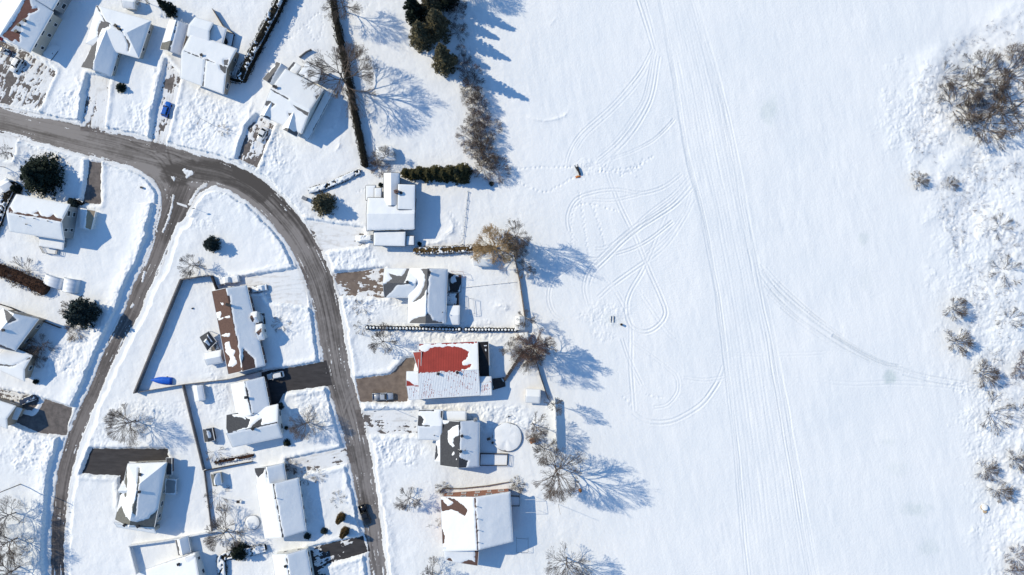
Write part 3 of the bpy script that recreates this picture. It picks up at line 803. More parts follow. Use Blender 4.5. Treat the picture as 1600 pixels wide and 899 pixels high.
def roof_snow(faces, outer_edges, spec, z_off, seed, parent):
    """faces: list of 4 corners (3D); one drifted blanket over all of them"""
    thick = spec.get('snow', 0.26) * 0.62
    for fi, F in enumerate(faces):
        F = [np.array(p) for p in F]
        Lu = max(np.linalg.norm(F[1] - F[0]), np.linalg.norm(F[2] - F[3]))
        Lv = max(np.linalg.norm(F[3] - F[0]), np.linalg.norm(F[2] - F[1]))
        stp = 0.11 if ('thin' in spec and fi in spec.get('thin_faces', [0, 1, 2, 3])) else 0.28
        us = nonuni(Lu, stp); vs = nonuni(Lv, stp)
        U_, V_ = np.meshgrid(us, vs)
        P = (F[0][None, None] * ((1 - U_) * (1 - V_))[..., None] + F[1] * (U_ * (1 - V_))[..., None] + F[2] * (U_ * V_)[..., None] + F[3] * ((1 - U_) * V_)[..., None])
        X, Y, Z = P[..., 0], P[..., 1], P[..., 2]
        A, B = to_px(X, Y, Z)
        de = np.full(X.shape, 1e9)
        for (e0, e1) in outer_edges:
            dd, _ = seg_dist(X, Y, e0[0], e0[1], e1[0], e1[1])
            de = np.minimum(de, dd)
        nz = fbm(X / 4.5, Y / 4.5, 3, seed)
        nf = fbm(X / 1.1, Y / 1.1, 3, seed + 5)
        t = thick * (0.85 + 0.45 * nz) + 0.02 * nf
        t = t * (0.4 + 0.6 * (1 - np.exp(-de / 0.25)))
        # bare shingle
        sd = np.full(X.shape, 1e9)
        for it in spec.get('bare', []):
            if it[0] == 'l':
                q = it[1]; w = it[2]
                d = np.full(X.shape, 1e9)
                for i in range(len(q) - 1):
                    dd, _ = seg_dist(A, B, *q[i], *q[i + 1]); d = np.minimum(d, dd)
                sd = np.minimum(sd, d - w)
            else:
                sd = np.minimum(sd, sd_poly(A, B, it))
        keep = np.full(X.shape, -1e9)
        for it in spec.get('keep', []):
            keep = np.maximum(keep, -sd_poly(A, B, it))
        sd = np.maximum(sd, keep)
        sd = sd + spec.get('rag', 1.0) * (1.5 * fbm(X / 1.8, Y / 1.8, 4, seed + 9, 0.6) + 0.9 * nf + 0.7 * fbm(X / 0.45, Y / 0.45, 2, seed + 8))
        if 'thin' in spec and (fi in spec.get('thin_faces', [0, 1, 2, 3])):     # a thin crust broken up along the seams
            ang, per = spec['thin']
            c_, s_ = math.cos(ang), math.sin(ang)
            st = np.sin((-X * s_ + Y * c_) / per * 2 * math.pi)
            t = 0.004 + 0.026 * st + 0.030 * fbm(X / 0.45, Y / 0.45, 3, seed + 3) + 0.012 * nz + 0.03 * np.exp(-de / 0.5)
            t = np.where(de < 0.1, 0.02, t)
        m = sstep(-0.4, 2.2, sd)
        t = -0.05 + (t + 0.05) * m
        t = np.where(de < 0.01, np.minimum(t, 0.01), t)
        o = grid_mesh('snow_cover', X, Y, Z + z_off + t, M['roofsnow'])
        l = world_loc(parent)
        o.data.transform(Matrix.Translation((-l[0], -l[1], -l[2])))
        o.parent = parent

def wall_windows(root, a, b, z0, z1, inward, style, rg):
    """windows and frames along one wall a->b (plan points) seen from the camera side"""
    a = np.array(a); b = np.array(b)
    L = np.linalg.norm(b - a)
    if L < 3.0: return
    d = (b - a) / L; nrm = np.array([d[1], -d[0]])
    if np.dot(nrm, inward) > 0: nrm = -nrm
    storeys = [1.1] if z1 - z0 < 4.9 else [1.1, 3.9]
    n = max(1, int(L / 3.4))
    for zb in storeys:
        if z0 + zb + 1.3 > z1: zb = z1 - z0 - 1.5
        if zb < 0.3: continue
        for k in range(n):
            s = L * (k + 0.5) / n + rg.uniform(-0.3, 0.3)
            w = rg.choice([0.9, 1.2, 1.5]); h = rg.choice([1.1, 1.25])
            c = a + d * s + nrm * 0.03
            zc = z0 + zb
            fr = MB()
            p0 = c - d * w / 2; p1 = c + d * w / 2; t = 0.1
            ang = math.atan2(d[1], d[0])
            for q, ln in ((p0, 0), (p1, 0)):
                fr.box((q[0], q[1], zc), (t, 0.10, h), ang)
            mid = (p0 + p1) / 2
            fr.box((mid[0], mid[1], zc - 0.1), (w + 2.2 * t, 0.14, 0.1), ang)
            fr.box((mid[0], mid[1], zc + h), (w + 2.2 * t, 0.12, 0.1), ang)
            f = fr.build('window', M['trim'], root)
            g = MB(); g.box((mid[0], mid[1], zc), (w - t + 0.02, 0.05, h), ang)
            g.build('pane', M['glass'], f)

def block_geo(B):
    """3-D corners of the roof of a block"""
    ze, zr = B['ze'], B.get('zr', B['ze'])
    c = [np.array(W(p[0], p[1], (B['zc'][i] if 'zc' in B else ze))) for i, p in enumerate(B['c'])]
    if B.get('ax', 'h') == 'v':
        c = [c[3], c[0], c[1], c[2]]     # ridge then runs along the left and right sides
    return c, ze, zr

def house(name, label, cat, blocks, roof='shingle_grey', walls='siding_white', trim='trim', seed=1, group=None, vents=(), chimneys=(), gables=None):
    cx = np.mean([p[0] for b in blocks for p in b['c']]); cy = np.mean([p[1] for b in blocks for p in b['c']])
    x, y, _ = W(cx, cy, 4)
    root = thing(name, label, cat, (x, y, 0), group)
    rg = random.Random(seed)
    roof_faces_all = []
    for bi, B in enumerate(blocks):
        c, ze, zr = block_geo(B)
        rm = M[B.get('roof', roof)]; wm = M[B.get('walls', walls)]; tm = M[B.get('trim', trim)]
        typ = B.get('type', 'gable')
        cen = sum(c) / 4
        if typ in ('gable', 'hip'):
            m0 = (c[0] + c[3]) / 2; m1 = (c[1] + c[2]) / 2
            d = (m1 - m0); L = np.linalg.norm(d[:2]); d = d / L
            h0, h1 = B.get('hips', (0, 0)) if typ == 'gable' else B.get('hips', (L * 0.3, L * 0.3))
            R0 = m0 + d * h0; R1 = m1 - d * h1
            R0[2] = zr; R1[2] = zr
            faces = [[c[0], c[1], R1, R0], [c[2], c[3], R0, R1]]
            outer_e = [(c[0], c[1]), (c[2], c[3])]
            tris = []
            if h0 > 0.01: faces.append([c[3], c[0], R0, R0])
            else: tris.append((c[3], c[0], R0)); 
            if h1 > 0.01: faces.append([c[1], c[2], R1, R1])
            else: tris.append((c[1], c[2], R1))
            outer_e += [(c[3], c[0]), (c[1], c[2])]
            if h0 <= 0.01: outer_e += [(c[3], R0), (R0, c[0])]
            if h1 <= 0.01: outer_e += [(c[1], R1), (R1, c[2])]
        else:
            faces = [[c[0], c[1], c[2], c[3]]]
            outer_e = [(c[i], c[(i + 1) % 4]) for i in range(4)]
            tris = []; R0 = R1 = None
        # roof deck with thickness
        rb = MB(); th = 0.16
        for F in faces:
            P = [tuple(p) for p in F]
            if np.allclose(F[2], F[3]): P = P[:3]
            n = len(P)
            rb.add(P + [(p[0], p[1], p[2] - th) for p in P], [tuple(range(n)), tuple(range(2 * n - 1, n - 1, -1))] + [(i, n + i, n + (i + 1) % n, (i + 1) % n) for i in range(n)])
        ro = rb.build('roof', rm, root)
        # fascia / gutter boards just outside the eaves
        fb = MB()
        cc = cen[:2]
        for (e0, e1) in outer_e:
            if typ in ('gable', 'hip') and ((e0 is c[3] and e1 is c[0]) or (e0 is c[1] and e1 is c[2])) and len(faces) == 2: continue
            mid = (e0 + e1)[:2] / 2; dv = (e1 - e0)[:2]; nn = np.array([dv[1], -dv[0]]); nn = nn / (np.linalg.norm(nn) + 1e-9)
            if np.dot(nn, mid - cc) < 0: nn = -nn
            off = np.array([nn[0] * 0.07, nn[1] * 0.07, -0.07])
            fb.bar(e0 + off, e1 + off, 0.11, 0.22)
        fb.build('fascia', tm, root)
        # walls
        ins = B.get('inset', 0.5)
        if not B.get('open'):
            q = []
            for i in range(4):
                p = c[i]; v = cen[:2] - p[:2]
                a1 = (c[(i + 1) % 4] - p)[:2]; a2 = (c[(i - 1) % 4] - p)[:2]
                a1 = a1 / np.linalg.norm(a1); a2 = a2 / np.linalg.norm(a2)
                q.append(p[:2] + (a1 + a2) * ins)
            def z_at(p, i):
                if typ in ('gable', 'hip') :
                    # slope from eave: the inset point sits a little higher
                    w = np.linalg.norm((c[3] - c[0])[:2]) / 2
                    return ze + (zr - ze) * min(1, ins / w) - th - 0.02
                return c[i][2] - th - 0.02
            wb = MB(); base_z = -0.2
            vs = [(q[i][0], q[i][1], base_z) for i in range(4)] + [(q[i][0], q[i][1], z_at(q[i], i)) for i in range(4)]
            wb.add(vs, [(0, 1, 5, 4), (1, 2, 6, 5), (2, 3, 7, 6), (3, 0, 4, 7), (4, 5, 6, 7)])
            if typ == 'gable':
                for (ia, ib, hh) in ((3, 0, B.get('hips', (0, 0))[0]), (1, 2, B.get('hips', (0, 0))[1])):
                    if hh <= 0.01:
                        m = (q[ia] + q[ib]) / 2
                        wb.add([(*q[ia], z_at(q[ia], ia)), (*q[ib], z_at(q[ib], ib)), (m[0], m[1], zr - th - 0.03)], [(0, 1, 2)])
            wo = wb.build('wall', wm, root)
            if B.get('win', True):
                for i in range(4):
                    a, b_ = q[i], q[(i + 1) % 4]
                    mid = (a + b_) / 2; dv = b_ - a; nn = np.array([dv[1], -dv[0]]); nn /= np.linalg.norm(nn) + 1e-9
                    if np.dot(nn, mid - cc) < 0: nn = -nn
                    if np.dot(nn, -mid) > 0.25 * np.linalg.norm(mid):     # turned towards the camera
                        wall_windows(wo, a, b_, 0.3, z_at(a, i), cc - mid, None, rg)
        else:
            pb = MB()
            for i in range(4):
                p = c[i][:2] + (cc - c[i][:2]) * 0.06
                pb.tube((p[0], p[1], 0), (p[0], p[1], c[i][2] - th), 0.09, n=6)
            pb.build('post', M['trim'], root)
        if B.get('snow', 0.26) > 0:
            roof_snow(faces, outer_e, B, 0.015, seed * 7 + bi * 3, ro)
        roof_faces_all += faces
    def roof_z(px, py):
        best = 0
        for F in roof_faces_all:
            a, b_, c_ = F[0], F[1], F[2]
            n = np.cross(b_ - a, c_ - a)
            z = 5.0
            for _ in range(6):
                x, y, _z = W(px, py, z)
                z = a[2] - (n[0] * (x - a[0]) + n[1] * (y - a[1])) / n[2]
            x, y, _z = W(px, py, z)
            if sd_poly(np.array([x]), np.array([y]), [(p[0], p[1]) for p in F])[0] < 0.3: best = max(best, z)
        return best
    for (px, py, kind) in vents:
        z = roof_z(px, py); x, y, _ = W(px, py, z)
        b = MB()
        if kind == 'p':
            b.tube((x, y, z - 0.1), (x, y, z + 0.75), 0.09, 0.09, 8); b.tube((x, y, z + 0.75), (x, y, z + 0.83), 0.15, 0.15, 8)
            b.build('vent_pipe', M['metal_dark'], root)
        else:
            b.box((x, y, z - 0.1), (0.55, 0.55, 0.65), rg.uniform(0, 1.5)); b.box((x, y, z + 0.55), (0.75, 0.75, 0.12), rg.uniform(0, 1.5))
            b.build('roof_vent', M['metal_dark'], root)
    for (px, py, m_, w_, h_) in chimneys:
        z = roof_z(px, py); x, y, _ = W(px, py, z)
        b = MB(); b.box((x, y, z - 1.2), (w_, w_ * 0.75, h_ + 1.2), 0.2); b.box((x, y, z + h_), (w_ * 1.15, w_ * 0.9, 0.12), 0.2)
        ch = b.build('chimney', M[m_], root)
        b = MB(); b.tube((x, y, z + h_ + 0.1), (x, y, z + h_ + 0.4), 0.13, 0.11, 8); b.build('flue', M['metal_dark'], ch)
    return root

def R4(*a): return [(a[i], a[i + 1]) for i in range(0, 8, 2)]

# ------------------------------------------------------------------ the houses
house('house', 'large beige two storey building with a reddish bare roof stripe at the top left corner', 'house', [
    dict(c=R4(20, -22, 83, 19, 47, 82, -24, 42), ax='v', ze=5.6, zr=8.4, bare=[[(44, -10), (50, 12), (38, 38), (20, 66), (4, 56), (22, 32), (36, 8)], [(42, 18), (58, 12), (60, 15), (46, 22)], [(22, 60), (36, 40), (32, 56), (30, 66)]], roof='shingle_rust', walls='siding_beige'),
], 'shingle_rust', 'siding_beige', seed=2, vents=((31, 40, 'v'), (40, 33, 'v'), (27, 50, 'v')))
house('house', 'grey walled house cut by the top edge above the beige building', 'house', [
    dict(c=R4(50, -60, 108, -28, 82, 16, 24, -16), ax='v', ze=5.4, zr=8.0, walls='siding_grey', roof='shingle_dark'),
], 'shingle_dark', 'siding_grey', seed=3)
house('house', 'hip roofed house with a projecting garage and bare grey shingle strip beside it', 'house', [
    dict(c=R4(151, 9, 236, 33, 217, 91, 134, 68), type='hip', ze=3.3, zr=5.4, hips=(7.0, 4.0), bare=[('l', [(152, 10), (164, 34), (176, 40), (188, 45)], 0.8), ('l', [(188, 45), (202, 69), (200, 80)], 0.5), [(152, 48), (158, 33), (170, 36), (172, 42), (160, 44), (153, 58)]], walls='siding_beige'),
    dict(c=R4(158, 42, 193, 52, 173.5, 119, 127, 105), ax='v', ze=3.0, zr=5.1, snow=0.34, bare=[[(126, 106), (140, 82), (152, 57), (148, 90), (144, 110)]], walls='siding_beige'),
], 'shingle_grey', 'siding_beige', seed=4, vents=((182, 41, 'v'), (187, 46, 'v')))
house('shed', 'long narrow gabled garage between the hip roofed house and the garage house', 'shed', [
    dict(c=R4(264.5, 31, 294, 39, 282, 86, 250.5, 77), ax='v', ze=2.6, zr=4.0, bare=[[(250, 78), (254, 68), (268, 64), (264, 84)], ('l', [(277, 33), (264.5, 82)], 0.5)], win=False, walls='siding_beige'),
], 'shingle_olive', 'siding_beige', seed=5)
house('house', 'broad house of four snowy roof panes with a stepped back wing beside the black hedge', 'house', [
    dict(c=R4(299, 52, 370, 77, 349, 147, 282, 122), ze=3.9, zr=6.4, snow=0.3, bare=[('l', [(288, 80), (352, 105)], 0.7), [(350, 94), (356, 94), (356, 102), (350, 102)], [(342, 100), (356, 106), (352, 116), (344, 108)], ('l', [(321, 94), (317, 134)], 0.4)], walls='siding_tan'),
    dict(c=R4(305, 27, 333, 36, 326, 66, 292, 56), ax='h', ze=4.0, zr=5.2, walls='siding_tan'),
    dict(c=R4(332, 38, 354, 45, 347, 72, 324, 66), type='shed', ze=3.2, zc=(3.6, 3.0, 3.0, 3.6), walls='siding_tan', win=False),
], 'shingle_grey', 'siding_tan', seed=6, vents=((316, 87, 'v'),))
house('house', 'house with two front gables and patchy bare grey shingles under the big leafless tree', 'house', [
    dict(c=R4(446, 108, 505, 140, 471, 209, 408, 180), ze=5.0, zr=7.2, roof='shingle_grey', bare=[('l', [(424, 140), (450, 155)], 0.6), [(456, 162), (462, 166), (484, 177), (496, 160), (492, 150), (500, 148), (494, 165), (484, 184), (462, 170)], [(412, 160), (420, 158), (430, 163), (424, 168), (414, 164)], [(450, 176), (456, 178), (462, 186), (454, 187)]]),
    dict(c=R4(452, 166, 476, 178, 464, 214, 440, 202), ax='v', ze=4.8, zr=6.4, bare=[[(440, 204), (466, 214), (466, 204), (460, 206), (450, 200)]]),
    dict(c=R4(420, 148, 444, 158, 424, 188, 406, 181), ax='v', ze=4.8, zr=6.2, bare=[[(404, 183), (424, 192), (430, 180), (422, 184), (408, 180)]]),
    dict(c=R4(432.5, 97, 452, 108, 430, 136, 410.5, 124), ze=2.8, zr=4.3, ax='v', bare=[[(409, 125), (433, 96), (438, 99), (420, 130)]], keep=[[(418, 108), (432, 98), (430, 104), (420, 114)]]),
    dict(c=R4(480, 96, 503, 107, 495, 131, 467, 115), type='shed', ze=4.6, zc=(4.7, 4.6, 4.6, 4.7), bare=[('l', [(480, 96), (504, 107)], 1.3), [(467, 116), (476, 118), (470, 128)]]),
    dict(c=R4(459, 97, 471, 104, 462, 117, 449, 109), type='shed', ze=3.2, zc=(3.2, 3.2, 3.6, 3.6), bare=[[(458, 96), (462, 98), (452, 111), (448, 108)]], win=False),
    dict(c=R4(512, 138, 522, 143, 482, 218, 473, 212), type='shed', ze=2.4, zc=(2.7, 2.4, 2.4, 2.7), bare=[('l', [(523, 143), (483, 218)], 1.2)], win=False, roof='wood_dark'),
], 'shingle_grey', 'siding_white', seed=7, vents=((429, 136, 'v'), (432, 137, 'v')), chimneys=())
house('house', 'grey sided house with a long snowy gable and dark ridge beside the round dark spruce', 'house', [
    dict(c=R4(26, 304, 109, 320, 100, 375, 15, 362), ze=5.2, zr=7.6, snow=0.36, bare=[[(13, 331), (16, 325), (22, 331), (50, 336), (100, 343), (99, 347)], ('l', [(14, 332), (99, 345)], 0.9), [(52, 334), (60, 330), (64, 337)], [(78, 340), (84, 335), (88, 343)]], roof='shingle_brown', walls='siding_grey'),
    dict(c=R4(62, 368, 100, 375, 98, 390, 61, 384), type='shed', ze=2.8, zc=(3.0, 3.0, 2.7, 2.7), win=False, walls='siding_grey', snow=0.2),
], 'shingle_brown', 'siding_grey', seed=8, vents=((34, 339, 'p'), (56, 342, 'p'), (77, 346, 'p'), (43, 351, 'p')))
house('house', 'tan house cut by the left edge with a hip end and a lower cross wing', 'house', [
    dict(c=R4(4, 482, 60, 499, 23, 549, -40, 528), ze=5.0, zr=7.4, ax='v', bare=[[(7, 483), (27, 500), (12, 506)], ('l', [(-5, 538), (23, 549)], 1.0)], walls='siding_tan'),
    dict(c=R4(12, 540, 50, 556, 38, 596, -10, 574), ze=3.6, zr=5.2, ax='h', bare=[('l', [(0, 570), (20, 572), (46, 560)], 0.7)], walls='siding_tan'),
], 'shingle_grey', 'siding_tan', seed=9, vents=((7, 516, 'v'),))
house('house', 'small tan gabled house at the left edge beside the dark grey driveway', 'house', [
    dict(c=R4(-28, 618, 24, 635, 11, 670, -40, 650), ze=4.0, zr=5.8, walls='siding_tan'),
    dict(c=R4(22, 636, 34, 639, 26, 656, 14, 654), type='shed', ze=2.6, zc=(2.7, 2.5, 2.5, 2.7), win=False, walls='siding_tan', snow=0.15),
], 'shingle_grey', 'siding_tan', seed=10)
house('house', 'steep gabled house with dark olive roof edges just below the black driveway', 'house', [
    dict(c=R4(200, 725, 260, 723, 241, 824, 180, 812), ax='v', ze=5.0, zr=7.8, snow=0.32, hips=(0, 5.5), bare=[[(178, 818), (178, 806), (192, 788), (201, 812), (214, 816), (232, 810), (246, 796), (243, 826)], ('l', [(218, 732), (211, 806)], 0.9), ('l', [(198, 728), (196, 776)], 1.2), [(206, 790), (214, 780), (212, 806), (204, 800)]], keep=[[(190, 790), (198, 776), (208, 786), (206, 810), (196, 808)]], walls='siding_beige', roof='shingle_olive'),
    dict(c=R4(178, 816, 240, 826, 244, 834, 184, 824), type='shed', ze=3.4, zc=(4.9, 4.9, 3.6, 3.6), win=False, snow=0.14),
    dict(c=R4(192, 752, 212, 750, 212, 778, 188, 776), ax='h', ze=4.6, zr=6.2, bare=[('l', [(190, 762), (210, 760)], 0.8), [(188, 770), (200, 776), (200, 780), (188, 780)]], roof='shingle_olive'),
    dict(c=R4(260, 716, 268, 716, 268, 742, 260, 742), type='shed', ze=3, zc=(3, 3, 3, 3), win=False, snow=0, walls='brick_dark', roof='shingle_dark'),
    dict(c=R4(259, 749, 275, 750, 274, 773, 258, 772), type='shed', ze=2.4, zc=(2.4, 2.4, 2.4, 2.4), win=False, snow=0.05, open=True, bare=[[(261, 751), (273, 752), (272, 770), (260, 770)]], roof='siding_grey'),
], 'shingle_olive', 'siding_beige', seed=11, vents=((220, 741, 'v'), (219, 768, 'v'), (196, 820, 'v'), (217, 822, 'v')))
house('house', 'long house with a brown shingle slope and snowy front inside the triangular fence', 'house', [
    dict(c=R4(331, 455.5, 385, 446, 414, 571, 357, 585), ax='v', ze=3.9, zr=6.2, snow=0.34, roof='shingle_brown', walls='brick_dark',
         bare=[[(320, 440), (352, 448), (357, 468), (361, 482), (366, 510), (372, 540), (379, 590), (340, 600)], [(353, 461), (359, 462), (360, 472), (356, 478)], [(377, 582), (380, 544), (386, 550), (398, 562), (399, 574), (390, 580)], [(366, 525), (371, 524), (372, 538), (368, 540)]],
         keep=[[(338, 489), (345, 485), (347, 491), (343, 497), (338, 498)], [(351, 536), (358, 534), (362, 545), (368, 548), (366, 556), (371, 568), (364, 573), (356, 572), (359, 560), (352, 550)], [(345, 524), (354, 520), (360, 521), (358, 526), (350, 527)], [(344, 473), (350, 474), (348, 478)], [(338, 499), (358, 493), (360, 496), (340, 501)]]),
    dict(c=R4(392, 488, 401, 487, 404, 504, 395, 505), ax='h', ze=4.0, zr=5.2, bare=[[(386, 500), (394, 492), (397, 498), (396, 506)]], roof='shingle_brown', walls='siding_white', inset=0.2),
    dict(c=R4(400, 508, 409, 506, 413, 530, 404, 532), ax='h', ze=4.0, zr=5.2, bare=[[(400, 520), (408, 512), (410, 518), (404, 524)]], roof='shingle_brown', walls='siding_white', inset=0.2),
], 'shingle_brown', 'brick_dark', seed=12, vents=((359, 477, 'v'), (356, 476, 'v')), gables=None)
house('house', 'L shaped house with bare dark shingle corner next to the black driveway and white car', 'house', [
    dict(c=R4(360.5, 601, 412, 589, 422, 640, 370, 654), ax='v', ze=3.6, zr=5.4, snow=0.28, bare=[('l', [(383, 598), (393, 645)], 0.8)], walls='brick_dark'),
    dict(c=R4(354, 649, 434, 632, 441, 683, 364, 699), ze=4.0, zr=6.3, snow=0.3, bare=[[(352, 648), (379, 644), (380, 650), (390, 656), (387, 668), (356, 677)], [(392, 667), (400, 660), (409, 654), (407, 664)], ('l', [(357, 677), (434, 660)], 0.5)], keep=[[(362, 648), (380, 646), (384, 655), (376, 652), (366, 651)]]),
], 'shingle_dark', 'siding_white', seed=13, vents=((385, 621, 'v'), (396, 670, 'v'), (397, 645.5, 'p')))
house('house', 'white gabled house with dark ridge and a shorter wing on top beside the trampoline ring', 'house', [
    dict(c=R4(400, 758, 466, 747, 478, 829, 414, 842), ax='v', ze=4.0, zr=6.2, snow=0.3, bare=[('l', [(427, 757), (442, 840)], 0.8)], walls='siding_white'),
    dict(c=R4(398, 732, 443, 724, 448, 754, 403, 762), ze=3.8, zr=5.4, ax='v', snow=0.32, bare=[[(397, 731), (415, 728), (412, 738), (403, 748)], ('l', [(415, 730), (419, 756)], 0.7)]),
], 'shingle_dark', 'siding_white', seed=14, vents=((431, 778, 'p'),))
house('house', 'snow covered gabled house cut by the bottom edge beside the L shaped hedge', 'house', [
    dict(c=R4(425, 867, 479, 858, 492, 930, 437, 942), ax='v', ze=4.0, zr=6.0, snow=0.3, bare=[('l', [(447, 866), (456, 930)], 0.7)]),
], 'shingle_dark', 'siding_white', seed=15, vents=((447, 884, 'v'),))
house('house', 'snow covered house cut by the bottom edge beside the square fenced yard', 'house', [
    dict(c=R4(228, 890, 304, 864, 326, 930, 252, 956), ax='h', ze=4.0, zr=5.8, snow=0.3, bare=[('l', [(226, 888), (302, 864)], 0.8)]),
    dict(c=R4(290, 872, 304, 868, 310, 890, 296, 893), type='shed', ze=4.4, zc=(4.6, 4.4, 4.4, 4.6), win=False, bare=[('l', [(304, 866), (310, 892)], 1.2)]),
], 'shingle_brown', 'siding_white', seed=16, vents=((280, 881, 'v'),))
house('house', 'wide house of flat snowy roofs at several levels below the cedar row', 'house', [
    dict(c=R4(574.5, 309, 650, 311, 648, 359, 573, 361), ax='h', ze=4.6, zr=5.6, snow=0.36, bare=[('l', [(575, 361), (648, 360)], 0.4)], walls='siding_grey'),
    dict(c=R4(599.5, 271, 624.5, 271, 625, 322, 600, 322), ax='v', ze=4.7, zr=5.7, snow=0.36, walls='siding_grey'),
    dict(c=R4(622, 288, 649, 289, 648.5, 328, 621, 327), type='shed', ze=5.3, zc=(5.9, 5.4, 5.4, 5.9), snow=0.3, walls='siding_grey'),
    dict(c=R4(572, 290, 587, 290, 586, 313, 571.5, 313), type='shed', ze=3.4, zc=(3.4, 3.4, 3.6, 3.6), snow=0.3, win=False),
    dict(c=R4(585, 294, 596.5, 294, 596, 311, 585, 311), type='shed', ze=3.6, zc=(3.8, 3.8, 3.8, 3.8), snow=0.25, win=False),
    dict(c=R4(584, 362, 634, 362, 633, 385, 584, 384), type='shed', ze=3.4, zc=(3.9, 3.9, 3.3, 3.3), snow=0.32),
    dict(c=R4(634.5, 369, 647, 369, 647, 383, 634.5, 383), type='shed', ze=2.8, zc=(3, 3, 2.8, 2.8), snow=0.28, win=False),
], 'shingle_dark', 'siding_grey', trim='trim_dark', seed=17, chimneys=((620, 300, 'brick_dark', 1.0, 1.1),), vents=((627, 302, 'v'),))
house('house', 'house with curved bands of bare grey shingle above the row of small cedars', 'house', [
    dict(c=R4(640, 420, 699, 421, 696, 505, 637, 505), ax='v', ze=4.2, zr=6.6, snow=0.36,
         bare=[[(657, 421), (671, 419), (669, 448), (662, 463), (650, 472), (642, 474), (655, 462), (663, 445), (664, 430)], ('l', [(668, 421), (667, 500)], 0.7), [(640, 504), (650, 497), (664, 494), (668, 488), (676, 500), (690, 504), (690, 512), (640, 512)], [(668, 421), (673, 424), (672, 431), (668, 430)]], walls='siding_white'),
    dict(c=R4(601, 420, 656, 420, 646, 465, 601, 465), ze=3.8, zr=6.0, snow=0.24, ax='h',
         bare=[[(600, 446), (612, 436), (618, 442), (608, 428), (616, 430), (628, 432), (636, 420), (640, 421), (636, 432), (630, 443), (642, 443), (620, 446), (601, 466)]], walls='siding_tan'),
    dict(c=R4(695, 478, 718, 478, 717, 507, 694, 507), ze=2.9, zr=3.5, ax='h', snow=0.22, win=False),
    dict(c=R4(637, 480, 652, 480, 652, 503, 637, 503), type='shed', ze=3.2, zc=(3.2, 4.4, 4.4, 3.2), snow=0.3, bare=[[(637, 480), (642, 482), (641, 489), (636, 489)]], win=False),
], 'shingle_grey', 'siding_white', seed=18, vents=((671, 426, 'v'), (637, 441, 'v'), (692, 488, 'p')))
house('house', 'red metal roofed house half bare and half dusted with snow', 'house', [
    dict(c=R4(655, 538, 746, 534, 750, 618, 656, 624), ax='h', ze=4.0, zr=6.4, roof='red_metal', walls='siding_white', snow=0.2, rag=1.7, thin=(math.radians(93), 0.46), thin_faces=[1],
         bare=[[(645, 545), (664, 550), (672, 543), (680, 541), (690, 543), (702, 541), (720, 543), (732, 549), (731, 558), (722, 566), (722, 571), (736, 570), (734, 577), (700, 580), (648, 583)], ('l', [(656, 539), (745, 535)], 0.7)], ),
    dict(c=R4(636, 604, 767, 598, 768, 617, 639, 625), type='shed', ze=4.0, zc=(4.8, 4.8, 4.0, 4.0), roof='red_metal', thin=(math.radians(93), 0.46), walls='siding_white', win=False),
    dict(c=R4(645.5, 551, 658, 550, 657, 583, 655, 583), type='shed', ze=4.3, zc=(4.7, 5.0, 6.2, 6.2), roof='red_metal', snow=0, win=False),
    dict(c=R4(635.5, 581, 656, 581, 656, 604, 635, 604), type='shed', ze=4.4, zc=(4.9, 5.2, 4.9, 4.7), roof='red_metal', snow=0.26, bare=[[(634, 594), (642, 597), (648, 603), (658, 603), (658, 606), (634, 606)]], win=False),
    dict(c=R4(746, 535, 763, 534, 764.5, 589, 748, 590), type='shed', ze=3.6, zc=(3.8, 3.6, 3.6, 3.8), roof='black_roof', snow=0.16, bare=[[(745, 533), (765, 533), (766, 591), (746, 591)]], keep=[[(755, 539), (762, 539), (762, 542), (755, 542)], [(757, 546), (761, 543), (760, 550), (757, 552)], [(755, 553), (757, 552), (757, 554)]], win=False, walls='siding_white', rag=0.6),
    dict(c=R4(748, 589, 767, 589, 767.5, 605, 749, 605), type='shed', ze=4.2, zc=(4.6, 4.4, 4.4, 4.6), roof='red_metal', snow=0.22, bare=[[(751, 606), (766, 597), (768, 606)]], win=False),
], 'red_metal', 'siding_white', seed=19, vents=((685, 584, 'v'), (715, 582, 'v')))
house('house', 'house with a patchy dark charcoal roof beside the round snow covered pool', 'house', [
    dict(c=R4(688, 657, 749, 657, 748, 729, 688, 727), ax='v', ze=4.2, zr=6.4, snow=0.28,
         bare=[[(688, 662), (700, 662), (704, 658), (719, 659), (718, 663), (708, 666), (700, 674), (699, 690), (706, 698), (714, 700), (718, 708), (716, 730), (686, 730)], [(709, 685), (717, 680), (718, 700), (712, 698), (708, 692)], [(717, 714), (732, 720), (728, 731), (716, 731)], ('l', [(718, 658), (717, 728)], 0.7)],
         keep=[[(707, 706), (711, 704), (710, 710), (707, 711)], [(711, 717), (714, 716), (714, 720)]], walls='siding_grey'),
    dict(c=R4(654.5, 641, 692, 640, 690, 688, 653, 687), ze=3.6, zr=5.0, ax='h', snow=0.3, bare=[[(653, 650), (657, 650), (662, 656), (659, 663), (653, 664)], [(689, 642), (694, 642), (699, 656), (692, 657), (688, 652)], ('l', [(655, 642), (678, 642)], 0.7), ('l', [(655, 665), (672, 666)], 0.6)]),
    dict(c=R4(682, 688, 689, 688, 688, 721, 679, 721), type='shed', ze=3.4, zc=(3.2, 4, 4, 3.2), bare=[[(681, 697), (686, 698), (684, 712), (680, 718)]], win=False, snow=0.2),
    dict(c=R4(692, 643, 728, 643, 728, 657, 692, 657), type='shed', ze=3.2, zc=(3.0, 3.0, 3.4, 3.4), win=False, snow=0.24),
], 'shingle_dark', 'siding_grey', trim='trim', seed=20, vents=((722, 681, 'v'), (720, 705, 'v'), (727, 703, 'p'), (679, 680, 'p')), chimneys=((734, 656, 'siding_white', 2.0, 0.5), (743, 656, 'siding_grey', 0.9, 0.3)))
